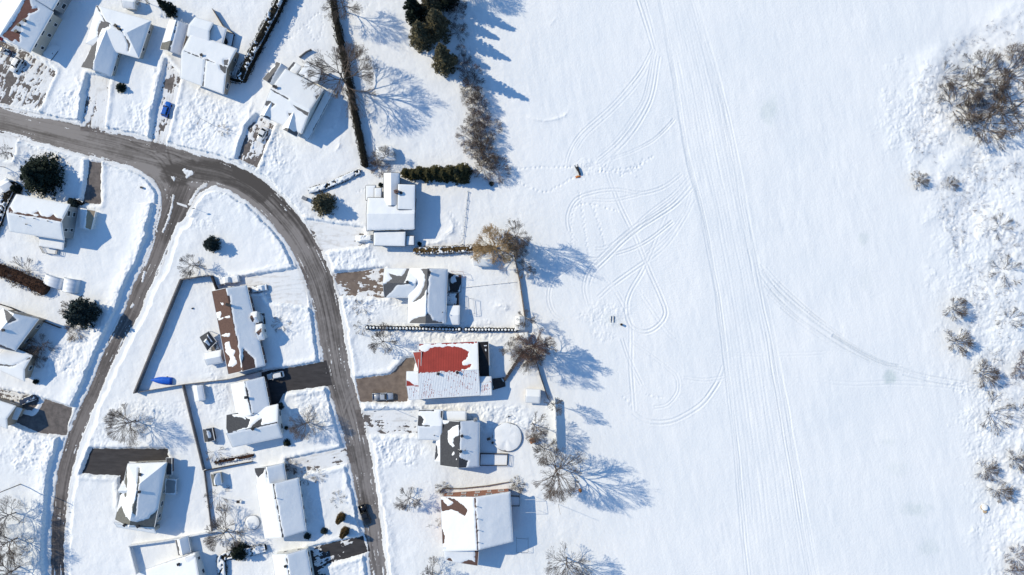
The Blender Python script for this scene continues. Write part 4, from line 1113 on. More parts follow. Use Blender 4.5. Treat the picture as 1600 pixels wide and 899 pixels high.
house('house', 'largest house in the lower middle with a red brick side wall', 'house', [
    dict(c=R4(689, 777, 797, 769, 801, 846, 692, 862), ax='v', ze=5.8, zr=8.4, snow=0.36,
         bare=[[(689, 780), (695, 782), (697, 778), (710, 780), (724, 790), (730, 798), (726, 807), (716, 800), (706, 797), (690, 800)], ('l', [(742, 780), (747, 862)], 0.7), [(690, 826), (696, 838), (694, 850), (690, 850)]],
         keep=[[(692, 777), (698, 778), (708, 786), (700, 790), (694, 784)]], roof='shingle_brown', walls='brick'),
    dict(c=R4(693, 855, 748, 858, 746, 884, 695, 876), type='shed', ze=5.2, zc=(6.2, 6.2, 5.2, 5.2), snow=0.3, win=False, walls='siding_white',
         bare=[[(696, 874), (704, 872), (708, 878)], [(722, 880), (732, 875), (746, 880), (746, 886), (722, 884)], [(742, 860), (748, 860), (748, 884), (743, 884)]], roof='shingle_brown'),
], 'shingle_brown', 'brick', seed=21, vents=((745, 791, 'p'), (746, 810, 'p'), (747, 828, 'p'), (747, 847, 'p')))

# ---- sheds
def shed(name, label, c, ze, zr, ax='h', typ='gable', roof='shingle_grey', walls='siding_white', seed=1, snow=0.22, bare=(), cat='shed', inset=0.15, open=False, keep=(), group=None):
    return house(name, label, cat, [dict(c=c, ze=ze, zr=zr, ax=ax, type=typ, zc=(zr, ze, ze, zr), snow=snow, bare=list(bare), keep=list(keep), win=False, inset=inset, open=open)] if typ == 'shed' else
                 [dict(c=c, ze=ze, zr=zr, ax=ax, type=typ, snow=snow, bare=list(bare), keep=list(keep), win=False, inset=inset, open=open, **({'hips': (1.2, 1.2)} if typ == 'hip' else {}))], roof, walls, seed=seed, group=group)

shed('shed', 'small white gabled shed against the end of the olive hedge', R4(740, 395, 769, 395, 770, 416, 741, 415), 2.3, 3.1, seed=31, bare=[[(741, 399), (745, 398), (746, 402), (742, 403)]])
shed('shed', 'small snow capped shed beside the end of the small cedar row', R4(805, 495, 819, 495, 819, 515, 805, 515), 2.1, 2.6, seed=32, ax='v')
shed('shed', 'tiny tan walled shed under the dense reddish tree', R4(811, 521, 824, 520, 825, 534, 811, 535), 2.1, 2.5, seed=33, walls='tan')
shed('shed', 'white shed with tan side at the back of the red roofed house', R4(822, 608, 844, 609, 843, 630, 821, 629), 2.3, 3.0, seed=34, walls='tan')
shed('shed', 'dark framed shed with a small patch of snow beside the narrow yard fence', R4(317, 671, 331, 669, 335, 688, 320, 691), 2.2, 3.0, ax='v', seed=35, roof='shingle_dark', walls='wood_dark', snow=0.16, bare=[[(316, 670), (333, 668), (337, 689), (319, 693)]], keep=[[(323, 674), (327, 673), (329, 683), (325, 685)]])
shed('shed', 'small gabled shed with one snowy slope below the dark framed shed', R4(329, 741, 343, 739, 346, 757, 333, 760), 2.2, 3.1, ax='v', seed=36, roof='shingle_olive', bare=[[(328, 740), (337, 740), (334, 748), (339, 760), (330, 762)]], walls='siding_beige', keep=[[(333, 750), (339, 744), (340, 757), (335, 758)]])
shed('shed', 'plain white shed tucked in the corner where the wooden fences meet', R4(301, 603, 316, 602, 320, 625, 305, 628), 2.2, 2.6, ax='v', seed=37)
shed('shed', 'white shed behind the long brown roofed house beside the gazebo', R4(320, 552, 345, 547, 348, 566, 324, 571), 2.2, 3.0, seed=38)
shed('shed', 'shed with bright snow slope inside the square fenced yard at the bottom', R4(274, 844, 293, 838, 298, 863, 279, 868), 2.4, 3.5, ax='v', seed=39, bare=[[(272, 846), (276, 842), (281, 868), (277, 870)]])
shed('gazebo', 'dark hip roofed gazebo with a cross of snow behind the brown roofed house', R4(312, 527, 326, 518, 338, 534, 324, 548), 2.4, 3.6, typ='hip', seed=40, roof='shingle_dark', snow=0.18, bare=[[(300, 500), (350, 500), (350, 560), (300, 560)]], keep=[[(318, 534), (322, 528), (330, 538), (327, 543)], [(322, 524), (325, 522), (333, 534), (331, 537)]], cat='gazebo', open=True)
shed('shed', 'little shed with a bare tan roof beside the dark car shelter drive', R4(126, 326, 149, 330, 142, 359, 124, 356), 2.1, 2.6, ax='v', seed=41, roof='tan', walls='siding_white', snow=0.2, bare=[[(137, 328), (150, 331), (143, 359), (133, 356)]])
shed('shed', 'small white shed at the top edge left of the narrow dark conifer', R4(194, -6, 214, -2, 210, 14, 192, 12), 2.3, 3.2, seed=42)
shed('shed', 'snow buried shed beside the bare bushes left of the cedar row', R4(588, 229, 612, 228, 618, 250, 590, 250), 2.2, 2.7, seed=43, snow=0.3)
shed('shed', 'small snowy shed left of the round dark spruce', R4(-2, 284, 10, 278, 22, 292, 8, 300), 2.1, 2.7, seed=44)

# ---- fabric car shelters: arched tunnels
def shelter(label, c, h, seed, mt='shelter'):
    P = [np.array(W(p[0], p[1], h * 0.5)) for p in c]
    x, y = np.mean([p[0] for p in P]), np.mean([p[1] for p in P])
    root = thing('car_shelter', label, 'shelter', (x, y, 0.0), None)
    # P[0]->P[1] across, P[0]->P[3] along
    prof = [(0, 0), (0.02, 0.55), (0.12, 0.75), (0.3, 0.92), (0.5, 1.0), (0.7, 0.92), (0.88, 0.75), (0.98, 0.55), (1, 0)]
    b = MB(); n = 9; rows = []
    for j in range(n + 1):
        v = j / n
        a0 = P[0] * (1 - v) + P[3] * v; a1 = P[1] * (1 - v) + P[2] * v
        sag = 0.92 if j % 3 else 1.0
        rows.append([(a0[0] * (1 - u) + a1[0] * u, a0[1] * (1 - u) + a1[1] * u, 0.2 + h * w * (sag if 0.1 < u < 0.9 else 1)) for u, w in prof])
    vs = [q for r in rows for q in r]; m = len(prof); fs = []
    for j in range(n):
        for i in range(m - 1):
            k = j * m + i; fs.append((k, k + 1, k + m + 1, k + m))
    b.add(vs, fs); b.add(rows[0], [tuple(range(m))]); b.add(rows[-1], [tuple(range(m))])
    b.build('cover', M[mt], root, smooth=True)
    fb = MB()
    for j in (0, n):
        for i in range(m - 1): fb.tube(np.array(rows[j][i]) * 1.0, rows[j][i + 1], 0.05, n=6)
    fb.build('frame', M['metal'], root)
    return root
shelter('white fabric car shelter tunnel beside the snow heap', R4(101, 434, 124, 438, 120, 459, 98, 455), 2.6, 1)
shelter('rounded snow laden car shelter at the end of the brown hedge', R4(72, 428, 98, 436, 93, 453, 68, 441), 2.3, 2)
# ------------------------------------------------------------------ fences
def fence(label, pts, h, mt='wood_grey', thick=0.07, step=2.4, name='fence', rails=False, cat='fence', snow=False):
    P = [np.array([*w2(*p)]) for p in pts]
    g0 = max(0.2, gz(*pts[0])) - 0.25
    root = thing(name, label, cat, (P[0][0], P[0][1], g0))
    bb = MB(); posts = []
    for i in range(len(P) - 1):
        L = np.linalg.norm(P[i + 1] - P[i]); n = max(1, int(round(L / step)))
        d = (P[i + 1] - P[i]) / L; ang = math.atan2(d[1], d[0])
        for k in range(n):
            a = P[i] + d * (L * k / n + 0.07); b = P[i] + d * (L * (k + 1) / n - 0.07); m = (a + b) / 2
            ln = np.linalg.norm(b - a)
            if rails:
                for zz in (0.45, h - 0.15):
                    bb.bar((a[0], a[1], g0 + zz), (b[0], b[1], g0 + zz), thick, 0.12)
            else:
                bb.box((m[0], m[1], g0), (ln, thick, h - 0.05), ang)
                bb.box((m[0], m[1], g0 + h - 0.05), (ln, thick * 2.4, 0.06), ang)
        for k in range(n + (i == len(P) - 2)):
            posts.append((P[i] + d * (L * k / n), ang))
    bb.build('rail' if rails else 'board_panel', M[mt], root)
    for p, ang in posts[:100]:
        b = MB(); b.box((p[0], p[1], g0), (0.13, 0.13, h + 0.08), ang); b.build('post', M[mt], root)
    return root

fence('tall grey wooden fence down the long left side of the triangular yard', [(216, 613), (288, 437), (334, 431)], 2.2, thick=0.16)
fence('short wooden fence joining the brown roofed house to the triangular yard corner', [(335, 432), (344, 455)], 2.0, 'wood_dark', 0.14)
fence('low wooden fence along the bottom of the triangular yard', [(219, 612), (290, 600), (360, 592), (412, 579)], 1.6)
fence('wooden fence running down from the triangular yard past the two little sheds', [(290, 601), (322, 732)], 1.7, thick=0.12)
fence('thin wooden fence between the black driveway house and the trampoline yard', [(322, 734), (334, 830)], 1.1, thick=0.08)
fence('low fence under the yard of the L shaped house', [(322, 734), (352, 728), (396, 720)], 1.2, 'wood_dark')
fence('pale wooden fence along the top of the square yard at the bottom', [(208, 849), (262, 842), (345, 826), (356, 828)], 1.9, 'trim', 0.1)
fence('pale wooden fence down the left side of the square yard', [(208, 849), (219, 893)], 1.9, 'trim', 0.1)
fence('brown fence behind the striped house facing the open field', [(803, 396), (812, 440), (820, 495)], 1.5, 'wood', 0.14)
fence('dark fence slanting from the reddish tree down to the white shed', [(836, 558), (845, 590), (856, 622)], 1.4, 'wood_dark', 0.1)
fence('plank fence slanting from the tan shed toward the red roofed house', [(818, 548), (800, 576), (788, 594)], 1.1, 'wood_dark', 0.35)
fence('white fence beside the pool yard standing at the field edge', [(866, 622), (868, 660), (869, 702)], 2.2, 'trim', 0.12)
fence('thin rail fence behind the house with flat snowy roofs', [(731, 300), (727, 340), (722, 382)], 0.9, 'wire', 0.018, rails=True)
fence('low tan fence along the terrace above the brick walled house', [(688, 768), (692, 762), (720, 762), (760, 758), (795, 752)], 0.8, 'wood')
fence('dark timber edging behind the tan house at the left edge', [(0, 474), (20, 480), (62, 498), (98, 512)], 1.2, 'wood_dark')
fence('thin dark fence above the house with front gables', [(470, 92), (480, 84), (488, 80)], 1.2, 'wood_grey')
fence('wooden screen along the hedge foot at the top right of the garden lane', [(336, 18), (352, 44), (368, 55)], 1.5, 'wood')
fence('thin wire fence across the back lawn of the striped house', [(722, 450), (760, 446), (806, 441)], 0.5, 'wire', 0.03, rails=True)

# ------------------------------------------------------------------ foliage
def leaves(b, P, size, rg, flat=0.35):
    """one small triangle or quad per point, lying every which way"""
    n = len(P)
    d = rg.normal(size=(n, 3)); d[:, 2] *= flat; d /= np.linalg.norm(d, axis=1)[:, None]
    e = rg.normal(size=(n, 3)); e -= (e * d).sum(1)[:, None] * d; e /= np.linalg.norm(e, axis=1)[:, None]
    s = size * rg.uniform(0.6, 1.4, n)[:, None]
    a = P - d * s; c = P + d * s; q = P + e * s * 0.42; r = P - e * s * 0.42
    V = np.stack([a, q, c, r], 1).reshape(-1, 3)
    o = len(b.v)
    b.v.extend(map(tuple, V)); b.f.extend([(o + 4 * i, o + 4 * i + 1, o + 4 * i + 2, o + 4 * i + 3) for i in range(n)])

def hedge(name, label, pts, width, h, mt, seed, snow=0.5, cat='hedge', rough=0.25, dens=34, cap_noise=1.2, loose=0.0):
    """clipped hedge: a leafy shell over a dark core, snow lying in patches on top; pts px at the ground"""
    rg = np.random.default_rng(seed)
    L = smooth_line(pts, 3.0)
    P = np.array([w2(*p) for p in L[:, :2]])
    g = 0.1
    root = thing(name, label, cat, (P[0][0], P[0][1], g))
    s = np.concatenate([[0], np.cumsum(np.hypot(*np.diff(P, axis=0).T))]); tot = s[-1]
    def at(u):
        return np.stack([np.interp(u, s, P[:, 0]), np.interp(u, s, P[:, 1])], -1)
    # core
    T = np.gradient(P, axis=0); T /= np.linalg.norm(T, axis=1)[:, None]; Nn = np.stack([-T[:, 1], T[:, 0]], 1)
    cb = MB(); w = width / 2 * 0.78
    prof = [(-1, 0), (-1.02, 0.5), (-0.8, 0.86), (0, 0.93), (0.8, 0.86), (1.02, 0.5), (1, 0)]
    rows = []
    for i in range(len(P)):
        k = 0.55 if i in (0, len(P) - 1) else 1
        wob = 1 + 0.14 * vnoise(s[i] / 1.1, seed)
        rows.append([(P[i][0] + Nn[i][0] * q * w * k * wob, P[i][1] + Nn[i][1] * q * w * k * wob, g + h * z * (1 - 0.06 * (1 - k)) * (1 + 0.06 * vnoise(s[i] / 1.5, seed + 4))) for q, z in prof])
    m = len(prof)
    cb.add([v for r in rows for v in r], [(j * m + i, j * m + i + 1, (j + 1) * m + i + 1, (j + 1) * m + i) for j in range(len(rows) - 1) for i in range(m - 1)] + [tuple(range(m)), tuple(range((len(rows) - 1) * m, len(rows) * m))])
    n = int(dens * tot * (width + 2 * h) * 0.5)
    u = rg.uniform(0, tot, n); q = rg.uniform(-1, 1, n) ; 
    side = rg.random(n) < (h / (width + h))
    q = np.where(side, np.sign(q), q)
    z = np.where(side, rg.uniform(0.05, 1, n), 1.0)
    C = at(u); e = 1e-2; Tn = at(np.minimum(u + e, tot)) - at(np.maximum(u - e, 0)); Tn /= np.linalg.norm(Tn, axis=1)[:, None]
    N_ = np.stack([-Tn[:, 1], Tn[:, 0]], 1)
    bul = 1 + rough * (vnoise(u / 0.9, q * 0.7, seed) + 0.6 * vnoise(u / 0.35, z * 3 + q, seed + 3))
    endk = np.clip(np.minimum(u, tot - u) / 0.6, 0.4, 1)
    lx = C + N_ * (q * width / 2 * bul * endk)[:, None]
    zz = g + h * z * (1 + 0.10 * vnoise(u / 0.8, q * 1.3, seed + 7) + loose * rg.random(n) * (z > 0.95)) * (1 - 0.1 * np.abs(q) ** 3)
    pts3 = np.concatenate([lx, zz[:, None]], 1) + rg.normal(size=(n, 3)) * 0.05
    leaves(cb, pts3, 0.17, rg)
    cb.build('foliage', M[mt], root)
    if snow > 0:
        nu = max(4, int(tot / 0.14)); nv = max(5, int(width / 0.14))
        U_, V_ = np.meshgrid(np.linspace(0.1, tot - 0.1, nu), np.linspace(-0.93, 0.93, nv))
        Cc = at(U_.ravel()); Tn = at(np.minimum(U_.ravel() + e, tot)) - at(np.maximum(U_.ravel() - e, 0)); Tn /= np.linalg.norm(Tn, axis=1)[:, None] + 1e-9
        X = (Cc[:, 0] - Tn[:, 1] * V_.ravel() * width / 2).reshape(U_.shape); Y = (Cc[:, 1] + Tn[:, 0] * V_.ravel() * width / 2).reshape(U_.shape)
        nz = 0.5 + 0.5 * (0.5 * fbm(U_ / 2.0, V_ * 1.2, 2, seed + 11) + cap_noise * 0.7 * fbm(U_ / 0.55, V_ * width / 1.1, 2, seed + 12))
        mm = sstep(1 - snow - 0.05, 1 - snow + 0.08, nz) * sstep(1.0, 0.8, np.abs(V_))
        Z = g + h * 0.78 + mm * (h * 0.24 + 0.12 + h * 0.08 * vnoise(U_ / 0.8, V_ * 1.3, seed + 7))
        o = grid_mesh('snow_cap', X, Y, Z, M['roofsnow'])
        l = world_loc(root); o.data.transform(Matrix.Translation((-l[0], -l[1], -l[2]))); o.parent = root
    return root

hedge('hedge', 'very tall black clipped hedge slanting down from the top edge beside a deep blue shadow', [(455, -30), (441, 8), (420, 50), (403, 82), (388, 112), (380, 130)], 2.3, 3.6, 'hedge_dark', 3, snow=0.38)
hedge('hedge', 'short dark hedge stub at the foot of the tall black hedge', [(358, 124), (370, 128), (380, 129)], 1.2, 1.6, 'hedge_dark', 4, snow=0.1)
hedge('hedge', 'longest narrow dark hedge running from the top edge down to the cedar row', [(519, -25), (526, 28), (536, 78), (547, 130), (556, 178), (566, 228), (573, 263)], 1.9, 3.0, 'hedge_dark', 5, snow=0, rough=0.35)
hedge('hedge', 'low snow capped hedge ending at the pine beside the road bend', [(484, 300), (505, 294), (530, 284), (550, 275), (564, 268)], 1.7, 1.3, 'hedge_dark', 6, snow=0.66)
hedge('hedge', 'olive brown clipped hedge topped with snow crumbs behind the small white shed', [(647, 392), (680, 392), (720, 390), (748, 389), (772, 388)], 2.0, 1.9, 'hedge_olive', 7, snow=0.36)
hedge('hedge', 'thick dark brown hedge at the left edge beside the snow laden car shelter', [(-20, 412), (10, 424), (40, 436), (66, 448), (78, 456)], 4.0, 2.6, 'hedge_brown', 8, snow=0, rough=0.35)
hedge('hedge', 'L shaped snow covered hedge around the garden at the bottom', [(352, 915), (349, 880), (352, 868), (375, 862), (400, 858), (418, 853)], 2.3, 1.5, 'hedge_dark', 9, snow=0.66)
hedge('hedge', 'rough dark hedge below the round dark spruce at the left edge', [(-12, 372), (2, 345), (10, 322), (20, 300), (28, 286)], 2.6, 1.8, 'hedge_dark', 10, snow=0.42, rough=0.4)
hedge('hedge', 'row of low brown bushes along the fence under the L shaped house', [(337, 722), (350, 719), (380, 714), (398, 710)], 1.3, 1.0, 'hedge_brown', 11, snow=0.35, rough=0.5)
hedge('hedge', 'dark bushes hugging the wall beside the garage of the grey sided house', [(112, 312), (124, 316), (132, 320)], 1.6, 1.3, 'hedge_dark', 12, snow=0.1, rough=0.5)
# ------------------------------------------------------------------ leafless trees
def tubes(segs, n=3):
    """segs: array (m, 8) = a(3), b(3), r0, r1 -> verts, faces"""
    S = np.asarray(segs, float)
    A, B = S[:, 0:3], S[:, 3:6]
    d = B - A; d /= np.linalg.norm(d, axis=1)[:, None] + 1e-9
    up = np.where(np.abs(d[:, 2:3]) < 0.9, [[0, 0, 1.0]], [[1.0, 0, 0]])
    u = np.cross(d, up); u /= np.linalg.norm(u, axis=1)[:, None] + 1e-9
    w = np.cross(u, d)
    V = []
    for P, r in ((A, S[:, 6:7]), (B, S[:, 7:8])):
        for k in range(n):
            t = 2 * math.pi * k / n
            V.append(P + u * math.cos(t) * r + w * math.sin(t) * r)
    V = np.stack(V, 1)       # m, 2n, 3
    m = len(S); off = (np.arange(m) * 2 * n)[:, None, None]
    F = np.array([(k, (k + 1) % n, n + (k + 1) % n, n + k) for k in range(n)])[None] + off
    return V.reshape(-1, 3), F.reshape(-1, 4)

def mesh_np(name, V, F, material, smooth=False):
    me = bpy.data.meshes.new(name)
    me.vertices.add(len(V)); me.vertices.foreach_set('co', np.asarray(V, np.float32).ravel())
    me.loops.add(F.size); me.loops.foreach_set('vertex_index', F.ravel().astype(np.int32))
    me.polygons.add(len(F)); me.polygons.foreach_set('loop_start', np.arange(0, F.size, F.shape[1], dtype=np.int32))
    me.polygons.foreach_set('loop_total', np.full(len(F), F.shape[1], np.int32))
    if smooth: me.polygons.foreach_set('use_smooth', np.ones(len(F), bool))
    me.materials.append(material); me.update(); me.validate()
    return me

def grow_tree(seed, height=10.0, spread=1.0, trunk=0.22, thick=0.22, limbs=8, twig=0.02, depth=6, el0=0.55, el1=1.25, bend=0.0, stems=1, fork=0.30, L0=0.165, shrink=0.87):
    """forking limbs that fan outwards; returns trunk segments, branch segments"""
    rg = random.Random(seed)
    trunk_s, br = [], []
    def fork_(p, d, L, r, level, lim):
        q = p; dd = d
        for k in range(2):
            dd = (dd + Vector((rg.gauss(0, 1), rg.gauss(0, 1), rg.gauss(0, 1))) * 0.075).normalized()
            n = q + dd * (L / 2)
            br.append((*q, *n, max(r * (1 - 0.14 * k), twig), max(r * (0.86 - 0.14 * k), twig * (0.7 if level == lim else 1))))
            if k == 0 and level >= (1 if stems > 1 else 2) and rg.random() < 0.75:     # a side shoot
                ax = dd.cross(Vector((rg.gauss(0, 1), rg.gauss(0, 1), rg.gauss(0, 1)))).normalized()
                sd = (dd * math.cos(0.7) + ax * math.sin(0.7)).normalized(); e = n + sd * L * rg.uniform(0.5, 0.9)
                br.append((*n, *e, twig, twig * 0.6))
            q = n
        if level >= lim: return
        nk = 3 if rg.random() < 0.38 else 2
        a0 = rg.uniform(0, 6.28)
        u = dd.cross(Vector((0.3, 0.2, 1))).normalized(); w = dd.cross(u)
        out = Vector((dd.x, dd.y, 0))
        for k in range(nk):
            a = a0 + 2 * math.pi * k / nk + rg.uniform(-0.5, 0.5)
            th = fork * rg.uniform(0.6, 1.35)
            nd = dd * math.cos(th) + (u * math.cos(a) + w * math.sin(a)) * math.sin(th)
            nd = (nd + out * 0.16 + Vector((0, 0, bend))).normalized()
            fork_(q, nd, L * shrink * rg.uniform(0.8, 1.12), r * (0.74 if nk == 2 else 0.66), level + 1, lim)
    for s in range(stems):
        a = 2 * math.pi * s / stems + rg.uniform(0, 1)
        if stems > 1:
            el = rg.uniform(el0, el1)
            p = Vector((math.cos(a) * 0.12, math.sin(a) * 0.12, -0.3))
            d = Vector((math.cos(a) * math.cos(el), math.sin(a) * math.cos(el), math.sin(el)))
            n = p + d * (0.3 + height * 0.1)
            trunk_s.append((*p, *n, thick, thick * 0.8))
            fork_(n, d, height * L0 * spread, thick * 0.75, 1, depth)
            continue
        pts = [Vector((0, 0, -0.3))]; ns = 8; top = height * 0.62; d = Vector((0, 0, 1))
        for k in range(ns):
            d = (d + Vector((rg.gauss(0, .06), rg.gauss(0, .06), 0))).normalized()
            q = pts[-1] + d * (top / ns)
            r0 = thick * (1 - 0.72 * k / ns) * (1.3 if k == 0 else 1); r1 = thick * (1 - 0.72 * (k + 1) / ns)
            (trunk_s if (k + 1) * top / ns <= height * trunk + 0.6 else br).append((*pts[-1], *q, r0, r1))
            pts.append(q)
        for k in range(limbs):
            f = (k + 0.5) / limbs
            t = min(0.999, trunk / 0.62 + (1 - trunk / 0.62) * f)
            i = int(t * ns); q = pts[i].lerp(pts[i + 1], t * ns - i)
            az = k * 2.4 + rg.uniform(-0.35, 0.35)
            el = el0 + (el1 - el0) * f + rg.uniform(-0.1, 0.1)
            nd = Vector((math.cos(az) * math.cos(el), math.sin(az) * math.cos(el), math.sin(el)))
            fork_(q, nd, height * L0 * spread * rg.uniform(0.85, 1.12) * (1.05 - 0.25 * f), thick * (0.56 - 0.2 * f), 0, depth)
    return trunk_s, br

def make_tree(name, cat, seed, mt, **kw):
    t, b = grow_tree(seed, **kw)
    root = thing(name, 'x', cat, (0, 0, 0))
    kids = []
    V, F = tubes(t, 8); o = bpy.data.objects.new('trunk', mesh_np('trunk', V, F, M[mt], True)); COL.objects.link(o); o.parent = root; kids.append((o, []))
    b = np.array(b); big = b[:, 6] > 0.05
    parts = []
    V1, F1 = tubes(b[big], 5) if big.any() else (np.zeros((0, 3)), np.zeros((0, 4), int))
    V2, F2 = tubes(b[~big], 3)
    V = np.concatenate([V1, V2]); F = np.concatenate([F1, F2 + len(V1)])
    o = bpy.data.objects.new('crown', mesh_np('crown', V, F, M[mt])); COL.objects.link(o); o.parent = root; kids.append((o, []))
    return root, kids

PROTO = {}
PSPEC = {
    'round_a': dict(name='bare_tree', cat='tree', seed=1, mt='bark', height=10, spread=1.0, limbs=13, thick=0.24, twig=0.015, el0=0.4),
    'round_b': dict(name='bare_tree', cat='tree', seed=2, mt='bark_grey', height=10, spread=1.0, limbs=13, thick=0.22, twig=0.016, el0=0.4, depth=6),
    'broad': dict(name='bare_tree', cat='tree', seed=3, mt='bark', height=10, spread=1.12, limbs=8, thick=0.28, twig=0.014, el0=0.5, depth=7, L0=0.15),
    'small': dict(name='bare_tree', cat='tree', seed=4, mt='bark_grey', height=10, spread=1.0, limbs=11, thick=0.2, trunk=0.14, twig=0.030, depth=5, el0=0.35, shrink=.88),
    'dense': dict(name='bare_tree', cat='tree', seed=5, mt='bark_red', height=10, spread=0.72, limbs=18, thick=0.24, twig=0.018, depth=6, el0=0.45, fork=.34),
    'willow': dict(name='bare_tree', cat='tree', seed=6, mt='bark_tan', height=10, spread=0.95, limbs=13, thick=0.28, trunk=0.16, twig=0.020, depth=7, el0=0.35, fork=.33, L0=.14),
    'slim': dict(name='bare_tree', cat='tree', seed=7, mt='bark_grey', height=10, spread=0.75, limbs=8, thick=0.17, trunk=0.3, twig=0.024, depth=5, el0=0.6),
    'bush': dict(name='bare_bush', cat='bush', seed=8, mt='bark_mauve', height=3, spread=1.0, thick=0.03, twig=0.012, stems=20, depth=5, el0=0.3, el1=1.35, L0=.165, fork=.36),
    'bush_b': dict(name='bare_bush', cat='bush', seed=9, mt='bark', height=3, spread=1.1, thick=0.03, twig=0.012, stems=24, depth=5, el0=0.25, el1=1.35, L0=.16, fork=.30),
    'clump': dict(name='bare_bush', cat='bush', seed=21, mt='bark', height=3, spread=1.0, thick=0.045, twig=0.0085, stems=9, depth=6, el0=0.35, el1=1.15, L0=.155, fork=.3),
    'bush_g': dict(name='bare_bush', cat='bush', seed=10, mt='bark_grey', height=3, spread=1.2, thick=0.03, twig=0.016, stems=12, depth=4, el0=0.25, el1=1.2, L0=.2, fork=.3),
}
USED = {}
def get_proto(k):
    if k not in PROTO: PROTO[k] = make_tree(**PSPEC[k])
    return PROTO[k]
_tr = random.Random(77)
def tree(k, px, py, h, label, wide=1.0, rz=None, group=None, tilt=None):
    """a tree whose foot stands at photo pixel px, py"""
    root, kids = get_proto(k)
    base_h = PSPEC[k]['height']
    x, y = w2(px, py); z = max(0.0, gz(px, py)) - 0.15
    s = h / base_h
    rz = _tr.uniform(0, 6.28) if rz is None else rz
    if k not in USED:
        USED[k] = 1; r = root
        r.location = (x, y, z); r.rotation_euler = (0, 0, rz); r.scale = (s * wide, s * wide, s); r['label'] = label
        if group: r['group'] = group
    else:
        r = copy_thing(root, kids, (x, y, z), rz, (s * wide, s * wide, s), label, group)
    if tilt: r.rotation_euler = (tilt[1], tilt[0], rz)
    return r

# back gardens and lawns
tree('broad', 545, 136, 15, 'big spreading leafless tree by the long narrow hedge, crown over the house with front gables', 0.85)
tree('round_a', 213, 657, 9, 'leafless fan shaped tree on open snow above the black driveway of the steep gabled house', 0.95)
tree('small', 308, 416, 5.5, 'small leafless tree just above the corner of the triangular yard', 1.1)
tree('small', 600, 533, 7.0, 'leafless tree on the front lawn between the small cedar row and the red roof', 1.0)
tree('willow', 773, 388, 12.5, 'golden brown willow with a fine round crown at the end of the olive hedge', 0.84)
tree('round_b', 810, 388, 9.5, 'grey leafless tree beside the golden willow at the field edge', 0.46)
tree('broad', 804, 372, 16, 'tall slender leafless tree behind the golden willow', 0.36)
tree('dense', 836, 541, 15.5, 'dense reddish brown tree beside the tan walled shed', 0.66)
tree('round_b', 826, 556, 13.5, 'dark leafless tree between the dense reddish tree and the slanting fence', 0.5)
tree('round_a', 868, 727, 17, 'large radial leafless tree at the field edge casting the longest shadow over the snow', 0.62)
tree('round_b', 885, 870, 10.5, 'neat round leafless tree near the bottom edge of the field', 0.88)
tree('slim', 832, 661, 12, 'tall thin leafless tree behind the round pool', 0.8)
tree('slim', 862, 630, 12.5, 'thin leafless tree right behind the white shed at the field edge', 0.55)
tree('small', 850, 700, 9.0, 'faint leafless tree at the corner of the pool yard', 0.8)
tree('small', 642, 776, 5.5, 'leafless lawn tree left of the brick sided house', 1.15)
tree('small', 676, 893, 7, 'leafless tree cut by the bottom edge below the brick sided house', 1.0)
tree('round_a', 483, 659, 6.8, 'leafless tree on the front lawn of the L shaped house', 1.0)
tree('small', 357, 826, 7.5, 'leafless tree beside the dark evergreen at the L shaped hedge', 1.35)
tree('round_b', 27, 800, 9, 'large leafless tree in the bottom left corner nearest the power pole', 0.95)
tree('round_a', 29, 840, 9.5, 'large leafless tree in the bottom left corner, the middle one of three', 0.95)
tree('broad', 33, 884, 9.5, 'large leafless tree in the bottom left corner, the lowest of three', 0.85)
tree('small', 796, 545, 4.5, 'small leafless tree between the red roofed house and the tan walled shed', 1.1)
tree('small', 818, 420, 7, 'small grey leafless tree on the brown fence behind the striped house', 0.7)
tree('small', 822, 498, 7, 'small leafless tree where the brown fence meets the snow capped shed', 0.7)
tree('slim', 606, 250, 6, 'brown leafless shrub tree in front of the snow buried shed', 1.2)
tree('bush', 594, 262, 3.2, 'reddish leafless bush at the left end of the cedar row', 1.2)
tree('bush_b', 588, 252, 3, 'brown leafless bush beside the foot of the narrow hedge', 1.2)
tree('broad', 541, 20, 12, 'leafless tree rising over the top of the longest narrow hedge', 0.55)
tree('bush_g', 530, 779, 2.0, 'low pale bush above the two brown cone shrubs', 1.4)
tree('bush_g', 480, 744, 1.8, 'snowy low bush in front of the white gabled house', 1.6)
tree('bush_g', 497, 742, 1.6, 'snowy low bush right of the white gabled house entrance', 1.6)
tree('bush_g', 342, 774, 3.0, 'pale leafless bush under the small gabled shed', 1.5)
tree('bush_g', 338, 706, 2.6, 'pale leafless bush below the dark framed shed', 1.5)
tree('bush_g', 441, 505, 2.4, 'small pale bush on the front snow of the brown roofed house', 1.3)
tree('bush_g', 567, 478, 2.4, 'small pale bush on the snow mound by the road bend', 1.3)
tree('bush_g', 567, 509, 3.0, 'pale bush at the left end of the small cedar row', 1.0)
tree('bush_b', 66, 541, 4.5, 'brown leafless bush in front of the tan house at the left edge', 1.2)
tree('bush', 60, 558, 3.5, 'reddish leafless bush against the cross wing of the tan house', 1.2)
tree('bush_b', 115, 484, 3.5, 'thin leafless bush left of the dark blue green spruce', 1.2)
tree('bush_b', 122, 516, 3.0, 'leafless bush in the churned snow below the dark blue green spruce', 1.5)
tree('bush_g', 44, 428, 4.0, 'pale leafless bush above the thick dark brown hedge', 1.5)
tree('bush_g', 350, 205, 1.8, 'low pale bush in the snow left of the white sedan driveway', 1.2)
tree('slim', 10, 262, 7, 'dark leafless tree at the left edge beside the round dark spruce', 0.9)
tree('slim', 16, 240, 6, 'dark leafless tree at the left edge under the street', 0.8)
tree('bush', 835, 680, 3, 'reddish leafless bush beside the tan playhouse', 1.1)
